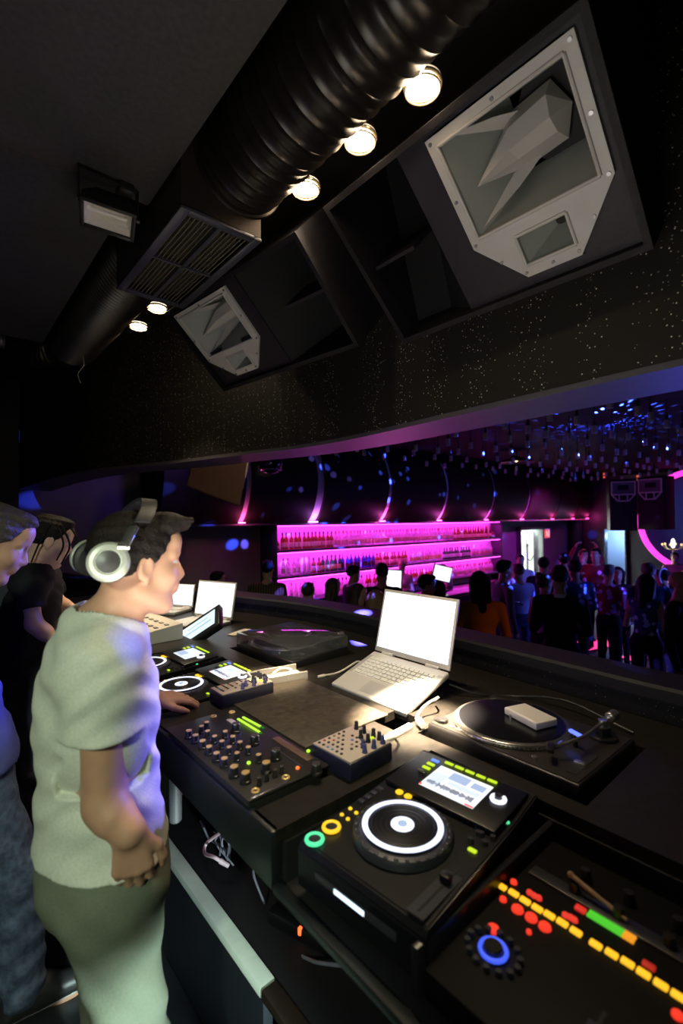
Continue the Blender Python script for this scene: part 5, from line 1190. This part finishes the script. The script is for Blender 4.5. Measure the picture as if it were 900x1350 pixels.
crowd('man in a black shirt facing right, just left of the big laptop screen', 559, 757, 1.76, 85, K_, K_, HB, pose='drink', sleeves='short')
crowd('dark-haired woman standing against the man in the black shirt', 578, 765, 1.66, -60, N_, K_, HB, 'long', fem=True, pose='drink')
crowd('long-haired barmaid in a pink top leaning forward over the bar', 597, 743, 1.68, -100, PK_, K_, HBR, 'long', fem=True, pose='lean', lean=.35, sleeves='short', d=9.6)
crowd('large person in an orange-brown top seen from behind, nearest to the parapet', 632, 753, 1.74, -15, OR_, K_, HB, 'long', pose='down', d=4.9)
crowd('man in a dark jacket over a pale shirt, standing left of the bright doorway', 661, 738, 1.80, 60, G_, DN_, HB, pose='one', collar=W_, d=6.3)
crowd('man in a light blue shirt in front of the bright doorway', 684, 743, 1.78, -40, LB_, DN_, HBR, pose='drink', d=6.7)
crowd('red-lit balding person in a white top standing in the bright doorway', 685, 730, 1.74, 170, W_, K_, HG, sk=SK_C, pose='down')
crowd('woman in a white top with her hair up, facing the black suit', 715, 757, 1.64, 50, W_, K_, HBR, 'tail', fem=True, pose='drink', sleeves='none', d=5.7)
crowd('big man in a black suit with a white collar, seen from behind', 737, 745, 1.85, 0, K_, K_, HB, pose='drink', collar=W_, d=5.0)
crowd('dark figure behind the woman with her hair up, right of the doorway', 716, 734, 1.80, 10, N_, K_, HB, pose='down')
crowd('tall dark figure directly behind the head of the man in the black suit', 744, 729, 1.84, -20, K_, K_, HB, pose='drink')
crowd('person in a blue-spotted shirt at the right shoulder of the man in the black suit', 758, 738, 1.76, -30, DB_, K_, HB, pose='drink')
crowd('dancer with both arms raised before the dark corner pillar', 768, 724, 1.78, 160, RD_, K_, HBR, 'short', pose='up')
crowd('red-lit person with one arm raised, left of the blue doorway', 785, 722, 1.82, -170, RD_, K_, HB, pose='dance')
crowd('woman in a red dress showing bare legs above the pink floor light', 776, 752, 1.66, -20, RD_, RD_, HB, 'long', fem=True, pose='drink', skirt=True, sleeves='none', d=9.2)
crowd('person in a dark red shirt with violet dots, in front of the blue doorway', 801, 744, 1.74, 20, DT_, K_, HBR, pose='drink', d=6.6)
crowd('woman with dark wavy hair smiling towards the booth, below the blue doorway', 814, 747, 1.68, 180, K_, K_, HB, 'long', fem=True, pose='cross', d=7.2)
crowd('woman with long dark hair in a blue-dotted top, right side', 850, 757, 1.66, 25, DB_, K_, HB, 'long', fem=True, pose='drink', sleeves='none', d=5.5)
crowd('person with blue light on the hair, behind the woman in the blue-dotted top', 855, 742, 1.80, -20, N_, K_, HBR, pose='down')
def headset(t, s, w, hc):
    bm = nb(); ring(bm, Vector(hc)+Vector((-.015, 0, .03))*s, .112*s, .012*s, 24, (1, 0, 0), a0=-PI/2-1.4+PI/2, a1=PI+.1); obj('hair_band', bm, mat('band_pale', (.6, .75, .85), .4), t)
crowd('person in black wearing a pale headband, right edge of the crowd', 876, 751, 1.72, -60, K_, K_, HB, pose='drink', extra=headset, d=6.1)
crowd('shaven-headed man in a black jacket at the right edge of the photo', 892, 752, 1.76, 100, K_, K_, None, sk=SK_B, pose='one', d=5.6)
crowd('performer in a pink top inside the pink ring', 889, 728, 1.76, 180, PK_, K_, HB, pose='dance', d=10.3)
# ------------------------------------------------------------------ the man in the pale t-shirt
SHIRT = fabric('pale_tee', (.62, .63, .54)); TROU = fabric('olive_trousers', (.15, .165, .12)); SHOE = mat('shoe_dark', (.02, .02, .022), .4); SOLE = mat('shoe_sole', (.65, .68, .66), .5)
def place(o_list, base):
    for o in o_list: o.data.transform(Matrix.Translation((-base[0], -base[1], 0)))
def figure(label, base, J, sc, fem=False, tee=None, jeans=None, skn=None, hairm=None, hstyle='short', head=None, headR=None, hs=.95, hands=None, hem=.84, cuts=None, res=.0045, wr=.0036, arm=.78, sleeve=.46, girth=1.0):
    t = thing('person', label, 'person', (base[0], base[1], 0))
    ar = np.array
    def build(kind):
        S = SDF(); g = girth
        B = RZ(J.get('yaw', 0)) @ RY(J.get('tilt', 0))
        if kind in ('body', 'shirt'):
            S.ell(J['chest'], ar((.120*g, .178*g, .185)), B, 0, .06); S.ell(J['waist'], ar((.112*g, .155*g, .15)), B, 0, .07)
            S.cap(ar(J['shR'])*.86+ar(J['shL'])*.14, ar(J['shL'])*.86+ar(J['shR'])*.14, .060, .060, 0, .07)
            S.cap(ar(J['shR'])*.62+ar(J['neck'])*.38, J['neck'], .055, .055, 0, .06); S.cap(ar(J['shL'])*.62+ar(J['neck'])*.38, J['neck'], .055, .055, 0, .06)
            S.ell(J['pelvis'], ar((.125*g, .168*g, .13)), B, 0, .06)
            if kind == 'shirt':
                for q in 'RL': S.cap(J['hip'+q], ar(J['hip'+q])*.7+ar(J['knee'+q])*.3, .084*g, .080, 0, .05)
        if kind == 'trousers':
            S.ell(J['pelvis'], ar((.125*g, .168*g, .13)), B, 0, .05); S.cap(ar(J['pelvis'])+ar((0, 0, .0)), ar(J['pelvis'])+ar((0, 0, .06)), .12, .12, 0, .05)
        if kind in ('body', 'trousers'):
            for q in 'RL':
                h_, k_, a_ = ar(J['hip'+q]), ar(J['knee'+q]), ar(J['ank'+q])
                S.cap(h_, k_, .088*g, .058, 0, .05); S.cap(k_, a_, .058 if kind == 'body' else .062, .040 if kind == 'body' else .056, 0, .04)
                if kind == 'body':
                    f = ar(J['toe'+q])-a_; S.cap(a_-ar((0, 0, .035)), a_+f*.9-ar((0, 0, .02)), .036, .026, 0, .03)
        for q in 'RL':
            s_, e_, w_ = ar(J['sh'+q]), ar(J['el'+q]), ar(J['wr'+q])
            if kind == 'body':
                S.cap(s_, e_, .054*arm, .045*arm, 0, .04); S.cap(e_, e_*.55+w_*.45, .044*arm, .043*arm, 0, .03); S.cap(e_*.55+w_*.45, w_, .043*arm, .029*arm, 0, .03); S.ell(w_, (.03, .03, .03), None, 0, .02)
                if hands and q in hands: hand_prims(S, w_, **hands[q])
            if kind == 'shirt':
                m_ = s_+(e_-s_)*(sleeve+.16); S.cap(s_, m_, .064*arm, .063*arm, 0, .045)
        if kind == 'body':
            S.cap(ar(J['neck'])-ar((0, 0, .04)), ar(head)-headR@ar((.02, 0, .05)), .058, .056, 0, .035); head_prims(S, head, headR, hs, fem)
        return S
    objs = []
    S = build('body'); objs.append(S.mesh('body', res, [skn, EYE, EYE, EYE, EYE, LIP], t))
    S = build('shirt'); SP = S.p
    def ps(F, X, Y, Z):
        q_ = np.sin(X*11+Y*7+1)+np.sin(Y*13-X*6+Z*5); n = wr*(np.sin(Z*52+q_*2.2+X*14)*np.sin(X*17-Y*15+Z*7)+.55*np.sin(Z*96+q_*3.1-X*30+Y*20)*np.sin(Y*21+Z*11))
        F = F-.0135+n+np.where(Z < hem+.22, -.011*np.clip((hem+.24-Z)/.24, 0, 1), 0)
        F = np.maximum(F, hem+.006*np.sin(X*25+Y*14)-Z)
        c = ar(J['neck'])+ar(J.get('collar', (.015, 0, .045))); r2 = ((X-c[0])/.080)**2+((Y-c[1])/.082)**2+((Z-c[2])/.062)**2
        F = np.maximum(F, (1-np.sqrt(r2))*.06)
        TO = np.minimum(np.minimum(SDF.ev(SP[0], X, Y, Z), SDF.ev(SP[1], X, Y, Z)), SDF.ev(SP[5], X, Y, Z))
        for q in 'RL':
            s_, e_ = ar(J['sh'+q]), ar(J['el'+q]); d = (e_-s_)/np.linalg.norm(e_-s_); L = np.linalg.norm(e_-s_)*sleeve
            tt = (X-s_[0])*d[0]+(Y-s_[1])*d[1]+(Z-s_[2])*d[2]
            rr = np.sqrt(np.maximum((X-s_[0]-tt*d[0])**2+(Y-s_[1]-tt*d[1])**2+(Z-s_[2]-tt*d[2])**2, 0))
            F = np.where((tt > L-.03) & (rr < .10) & (tt < np.linalg.norm(e_-s_)*(sleeve+.16)+.08), np.maximum(F, np.minimum(tt-L, TO-.016)), F)
        return F
    objs.append(S.mesh('shirt', res*1.2, [tee], t, post=ps, grow=.0))
    S = build('trousers'); wz = hem+.035
    def pt(F, X, Y, Z):
        n = wr*1.6*(np.sin(Z*40+Y*25+X*30)*np.sin(X*28-Y*31+Z*12)+.8*np.sin(Z*70-X*30+Y*45)*np.clip((.62-Z)*3, .25, 1))
        F = F-np.interp(Z, [wz-.12, wz-.04], [.011, .005])+n*np.clip((wz-Z)*8, .1, 1); F = np.maximum(F, Z-wz); F = np.maximum(F, min(J['ankR'][2], J['ankL'][2])-.045-Z); return F
    objs.append(S.mesh('trousers', res*1.3, [jeans], t, post=pt))
    for q in 'RL':
        S = SDF(); a_, f = ar(J['ank'+q]), ar(J['toe'+q]); z = f[2]; d = (f-a_)*ar((1, 1, 0)); d /= np.linalg.norm(d)
        S.cap(a_*ar((1, 1, 0))+ar((0, 0, z+.045))-d*.035, f+ar((0, 0, .038)), .047, .040, 0, .03); S.cap(a_-ar((0, 0, .01)), a_+d*.06-ar((0, 0, .03)), .045, .043, 0, .03)
        objs.append(S.mesh('shoe', .007, [SHOE, SOLE], t, post=lambda F, X, Y, Z, z=z: np.maximum(F, z-.006-Z), retag=lambda C, tg, z=z: (C[:, 2] < z+.022).astype(int)))
    if hairm is not None:
        bm = nb()
        for q in (1, -1): tube(bm, [Vector(np.array(head)+headR@(np.array(p)*hs)) for p in ((.094, q*.014, .030), (.092, q*.030, .036), (.078, q*.050, .031))], .0042, 6, r1=.0026)
        objs.append(obj('eyebrow', bm, hairm, t))
    if hairm is not None: objs.append(hair_mesh('hair', head, headR, hs*1.0, hairm, t, .0045, hstyle))
    place(objs, base)
    return t
bx, by = .29, 1.235
HC1 = np.array((.372, 1.168, 1.600)); HR1 = RZ(-.03) @ RY(.06)
figure('man in a pale t-shirt and olive trousers reaching to a player, nearest', (bx, by), dict(
    yaw=.05, pelvis=(.308, 1.212, .905), waist=(.298, 1.215, 1.06), chest=(.292, 1.212, 1.27), neck=(.302, 1.205, 1.445), collar=(.020, -.01, .05), tilt=.04,
    shR=(.262, 1.058, 1.385), shL=(.325, 1.375, 1.405), elR=tuple(at(137, 1062, d=.965)), wrR=tuple(at(170, 1096, d=.955)), elL=(.40, 1.55, 1.19), wrL=(.555, 1.605, 1.112),
    hipR=(.302, 1.125, .90), hipL=(.31, 1.305, .90), kneeR=(.345, 1.11, .49), kneeL=(.36, 1.32, .49), ankR=(.29, 1.10, .095), ankL=(.31, 1.36, .095), toeR=(.47, 1.085, .006), toeL=(.49, 1.37, .006)),
    1, tee=SHIRT, jeans=TROU, skn=SK_A, hairm=HB, hstyle='quiff', head=HC1, headR=HR1, hs=.93, hem=.962, arm=.74, sleeve=.47, girth=.95,
    hands={'R': dict(f=(.10, .04, -1), n=(-.35, -1, 0), th=(1, 0, 0), curl=.55), 'L': dict(f=(1, .02, -.22), n=(.1, -.15, 1), th=(0, -1, 0), curl=.22)})
# headphones
t = thing('headphones', 'chrome and pale grey headphones worn by the man in the pale t-shirt', 'headphones', tuple(HC1))
hw_ = lambda *p: Vector(HR1 @ np.array(p, float))
for q in (-1, 1):
    c0, c1 = hw_(-.082, q*.074, .006), hw_(-.094, q*.112, .012)
    bm = nb(); M, L = axis_M(c0, c1); lathe(bm, [(0, 0), (.036, .0), (.043, .006), (.043, .016), (.036, .020), (0, .020)], 32, M); cu = obj('ear_cushion', bm, mat('cushion_black', (.02, .02, .02), .6), t)
    bm = nb(); lathe(bm, [(.036, .019), (.042, .023), (.042, .030), (.036, .037), (.028, .039), (.026, .036), (0, .034)], 36, M); cp = obj('ear_cup', bm, mat('cup_pale', (.40, .43, .37), .3, metal=.3), t)
    bm = nb(); lathe(bm, [(.0245, .0345), (.022, .040), (.010, .041), (0, .042)], 28, M); obj('cup_cap', bm, mat('cup_dark', (.03, .03, .03), .3), cp)
    a, b = hw_(-.066, q*.105, .040), hw_(-.040, q*.092, .088); bm = nb(); M2, L2 = axis_M(a, b)
    box(bm, (0, 0, 0), (.026, .010, .055), bev=.003); bmesh.ops.transform(bm, matrix=Matrix.Translation((a+b)/2) @ M2.to_3x3().to_4x4(), verts=bm.verts[:]); cyl(bm, a-hw_(.012, 0, -.004), a+hw_(.012, 0, .004), .010, seg=14); obj('hinge', bm, mat('hinge_chrome', (.75, .75, .72), .15, metal=.95), t)
bm = nb(); rows = []
for i in range(25):
    a = -1.12+2.24*i/24; y_, z_ = .104*math.sin(a), .055+.093*math.cos(a); x_ = -.052+.060*math.cos(a)
    o = Vector((0, math.sin(a), math.cos(a))); rows.append([hw_(x_+dx, y_+o.y*dr, z_+o.z*dr) for dx, dr in ((-.017, 0), (-.017, .008), (.017, .008), (.017, 0))])
R_ = loft(bm, rows, close=True); bm.faces.new(R_[0]); bm.faces.new(R_[-1]); obj('headband', bm, mat('band_black', (.02, .02, .022), .35), t)
# ------------------------------------------------------------------ leftmost man, cut by the frame
b2 = at(-46, 1000, d=1.58); HC2 = np.array(at(-9, 716, d=1.55)); o_ = np.array((b2.x, b2.y, 0)); ch = np.array(at(-72, 870, d=1.60))
k2, a2 = np.array(at(22, 1150, d=1.60)), np.array(at(30, 1292, d=1.62)); a2[2] = .10
figure('man in a blue-lit shirt and jeans at the left edge, looking down with bowed head', (b2.x, b2.y), dict(
    yaw=.1, tilt=.12, pelvis=o_+(0, 0, .93), waist=o_*(.5, .5, 0)+ch*(.5, .5, 0)+(0, 0, 1.09), chest=ch*(1, 1, 0)+(0, 0, 1.30), neck=ch*(.6, .6, 0)+HC2*(.4, .4, 0)+(-.01, 0, 1.475), shR=ch*(1, 1, 0)+(.0, -.185, 1.40), shL=ch*(1, 1, 0)+(.0, .185, 1.40),
    elR=ch*(1, 1, 0)+(-.05, -.26, 1.14), wrR=ch*(1, 1, 0)+(.0, -.26, .90), elL=ch*(1, 1, 0)+(-.04, .25, 1.15), wrL=ch*(1, 1, 0)+(.04, .26, .92), hipR=o_+(.01, -.09, .92), hipL=o_+(0, .10, .92), kneeR=k2, kneeL=o_+(.03, .12, .50), ankR=a2, ankL=o_+(-.05, .14, .10), toeR=(a2[0]+.17, a2[1]-.02, .006), toeL=o_+(.12, .16, .006)),
    1, tee=fabric('blue_shirt', (.10, .12, .34)), jeans=mat('jeans_blue', (.085, .12, .20), .8, bump=(50, .3), var=(6, .4)), skn=SK_A, hairm=HG, head=HC2, headR=RZ(-.10) @ RY(.42), hs=.97, hem=.90,
    hands={'R': dict(f=(.05, 0, -1), n=(0, -1, 0), th=(1, 0, 0), curl=.3), 'L': dict(f=(.1, 0, -1), n=(0, 1, 0), th=(1, 0, 0), curl=.3)}, res=.006)
# ------------------------------------------------------------------ man with braids at the lighting desk
HC3 = np.array(at(64, 713, d=2.25)); b3 = at(34, 960, d=2.30); o_ = np.array((b3.x, b3.y, 0))
figure('person with braided hair in a black t-shirt leaning over the lighting desk', (b3.x, b3.y), dict(
    yaw=.0, tilt=.28, pelvis=o_+(-.06, 0, .93), waist=o_+(-.03, 0, 1.07), chest=o_+(.02, 0, 1.27), neck=HC3-np.array((.075, 0, .135)), collar=(.01, 0, .055), shR=np.array(at(38, 772, d=2.12)), shL=np.array(at(62, 768, d=2.46)),
    elR=np.array(at(45, 823, d=2.09)), wrR=np.array(at(74, 846, d=2.10)), elL=np.array(at(76, 795, d=2.42)), wrL=np.array(at(98, 806, d=2.45)), hipR=o_+(-.06, -.09, .92), hipL=o_+(-.06, .09, .92), kneeR=o_+(0, -.10, .50), kneeL=o_+(0, .11, .50), ankR=o_+(-.06, -.11, .10), ankL=o_+(-.06, .12, .10), toeR=o_+(.11, -.12, .006), toeL=o_+(.11, .13, .006)),
    1, tee=fabric('black_tee', (.012, .012, .014)), jeans=fabric('dark_trousers', (.015, .015, .02)), skn=SK_C, hairm=HB, head=HC3, headR=RZ(-.05) @ RY(.30), hs=.93, hem=.93, arm=.70, girth=.92, sleeve=.6,
    hands={'R': dict(f=(1, .1, -.5), n=(.3, -.3, 1), th=(0, 1, 0), curl=.3), 'L': dict(f=(1, 0, -.35), n=(.3, 0, 1), th=(0, -1, 0), curl=.3)}, res=.006)
t3 = bpy.data.objects['person' if False else COL.objects[-1].name]
pr_ = [o for o in COL.objects if o.get('label', '').startswith('person with braided')][0]
R3 = RZ(-.05) @ RY(.30)
for k, (a, b, c) in enumerate((((.03, -.085, .08), (.085, -.10, .0), (.075, -.102, -.10)), ((.0, -.088, .09), (.055, -.106, .0), (.05, -.106, -.085)), ((-.03, -.088, .08), (-.045, -.10, -.02), (-.05, -.10, -.12)), ((-.06, -.07, .08), (-.10, -.075, -.02), (-.09, -.08, -.11)), ((.06, -.05, .10), (.115, -.06, .04), (.11, -.075, -.03)))):
    bm = nb(); tube(bm, [Vector(HC3+R3@np.array(p)*.93)-Vector((b3.x, b3.y, 0)) for p in (a, b, c)], .0055, 7, r1=.0035); obj('braid', bm, HB, pr_)
# ================================================================== LIGHT
lamp('booth_key', 'SPOT', (-1.3, -.7, 2.55), 170, (.84, 1, .74), (.15, 1.35, 1.15), .12, 46, .7)
lamp('booth_fill', 'AREA', (-.9, .1, 2.5), 1.2, (.95, 1, .9), (.6, 1.4, 1.2), .8)
lamp('ceiling_bounce', 'AREA', (.45, .75, 1.45), 6.5, (1, .94, .82), (1.25, 1.0, 2.8), .7)  # added area lamp stands for light bounced up from the counter
lamp('low_spot', 'SPOT', (.50, -.45, .60), 280, (.75, 1, .95), (.40, 1.10, .44), .04, 30, .5)
for x, y, tx, ty, e, a in ((1.128, .902, 1.17, .995, 8000, 13), (1.122, 1.175, 1.16, 1.20, 60, 34), (1.12, 1.49, 1.04, 1.66, 900, 12), (1.12, 1.49, .45, 1.20, 120, 10), (1.05, 2.937, .83, 2.85, 120, 28), (1.05, 3.296, .95, 3.2, 60, 40)):
    lamp('round_lamp_beam', 'SPOT', (x, y, 2.99), e, (1, .80, .55), (tx, ty, 1.05 if tx > .5 else 1.58), .03, a, .7)
# club lights in the hall
lamp('blue_spot', 'SPOT', (4.2, .9, 2.75), 1500, (.16, .14, 1), (.34, 1.30, 1.20), .05, 9, .5)
lamp('blue_side', 'SPOT', (4.0, 2.7, 2.6), 1700, (.12, .12, 1), (.18, 1.82, 1.45), .06, 13, .6)
lamp('wall_magenta', 'SPOT', (11.6, 4.6, 2.5), 420, (.75, .04, 1), (12.6, 6.8, .8), .1, 75, .9)
lamp('tube_blue', 'AREA', (8.5, .5, .2), 60, (.12, .14, 1), (8, 2.6, 2.9), 1.0)
lamp('blue_wash', 'SPOT', (8.5, .6, 2.9), 260, (.10, .14, 1), (8.3, 3.6, -.7), .2, 75, .8)
lamp('left_purple', 'SPOT', (2.6, 4.6, 2.7), 36, (.30, .14, 1), (1.0, 6.8, 1.7), .1, 80, .9)
lamp('red_wash', 'SPOT', (13.2, 5.6, 2.7), 120, (1, .08, .12), (10.5, 4.3, .4), .1, 60, .8)
lamp('warm_bar', 'SPOT', (3.7, 6.0, 2.6), 45, (1, .72, .45), (3.35, 6.8, .2), .1, 70, .8)
lamp('bar_glow', 'AREA', (7.6, 6.0, 1.55), 10, MAG, (7.6, 5.0, -.3), 2.5)
lamp('orange_crowd', 'SPOT', (4.4, .6, 2.7), 40, (1, .32, .06), (4.3, 2.2, .6), .1, 24, .7)
lamp('speaker_warm_fill', 'SPOT', (2.3, 2.7, 2.85), 26, (1, .66, .4), (2.1, 4.3, 2.1), .08, 45, .7)  # added spot without a fixture, lights the hanging speaker's side
lamp('corridor_light', 'POINT', (13.3, 7.6, 1.2), 900, (.88, 1, .92), size=.15)
lamp('alcove_light', 'POINT', (16.6, 5.5, 1.15), 38, (.25, .45, 1), size=.12)
lamp('stage_blue', 'SPOT', (13.0, .6, 2.8), 500, (.08, .16, 1), pc_, .2, 50, .8)
lamp('soffit_wash', 'SPOT', (3.4, .6, 1.2), 34, (.08, .11, 1), (1.95, .9, 2.2), .1, 80, .9)
lamp('soffit_pink', 'SPOT', (4.3, 4.0, .8), 34, (1, .15, .75), (1.95, 2.2, 2.2), .1, 50, .9)
def gobo(name, loc, energy, col, scale, rad, keep):
    l = bpy.data.lights.new(name, 'POINT'); l.energy = energy; l.color = col; l.shadow_soft_size = .004; l.use_nodes = True
    nt = l.node_tree; em = nt.nodes['Emission']
    g = nt.nodes.new('ShaderNodeNewGeometry'); v = nt.nodes.new('ShaderNodeTexVoronoi'); v.inputs['Scale'].default_value = scale; v.inputs['Randomness'].default_value = .8
    nt.links.new(g.outputs['Incoming'], v.inputs['Vector'])
    sp = nt.nodes.new('ShaderNodeSeparateColor'); nt.links.new(v.outputs['Color'], sp.inputs[0])
    mr = nt.nodes.new('ShaderNodeMapRange'); mr.inputs[1].default_value = rad*.6; mr.inputs[2].default_value = rad; mr.inputs[3].default_value = 1; mr.inputs[4].default_value = 0
    nt.links.new(v.outputs['Distance'], mr.inputs[0])
    gt = nt.nodes.new('ShaderNodeMath'); gt.operation = 'GREATER_THAN'; gt.inputs[1].default_value = keep; nt.links.new(sp.outputs[0], gt.inputs[0])
    mu = nt.nodes.new('ShaderNodeMath'); mu.operation = 'MULTIPLY'; nt.links.new(mr.outputs[0], mu.inputs[0]); nt.links.new(gt.outputs[0], mu.inputs[1])
    nt.links.new(mu.outputs[0], em.inputs['Strength'])
    o = bpy.data.objects.new(name, l); COL.objects.link(o); o.location = loc; o['kind'] = 'light'
gobo('mirror_ball_light', (7.2, 2.6, 2.62), 7000, (.035, .075, 1), 15, .26, .35)
gobo('mirror_ball_light', (3.6, 3.6, 2.55), 2500, (.12, .10, 1), 9, .22, .5)
lamp('cable_fill', 'POINT', (.70, 1.62, .80), .4, (1, .75, .85), size=.03)  # added point lamp without a fitting, brightens the cable tangle
# ------------------------------------------------------------------ camera
cam = bpy.data.cameras.new('camera'); co = bpy.data.objects.new('camera', cam); COL.objects.link(co)
cam.sensor_fit = 'VERTICAL'; cam.sensor_height = 36; cam.lens = 620/1350*36; cam.clip_start = .02
Mc = Matrix((CR, CU, -CF)).transposed().to_4x4(); Mc.translation = (0, 0, HC); co.matrix_world = Mc
SC.camera = co
cam.dof.use_dof = True; cam.dof.focus_distance = 2.1; cam.dof.aperture_fstop = 2.2
w = bpy.data.worlds.new('world'); SC.world = w; w.use_nodes = True
w.node_tree.nodes['Background'].inputs[0].default_value = (.5, .5, .8, 1); w.node_tree.nodes['Background'].inputs[1].default_value = .004
SC.view_settings.view_transform = 'Standard'; SC.view_settings.look = 'None'; SC.view_settings.gamma = 1; SC.view_settings.exposure = 0
SC.view_settings.use_curve_mapping = False
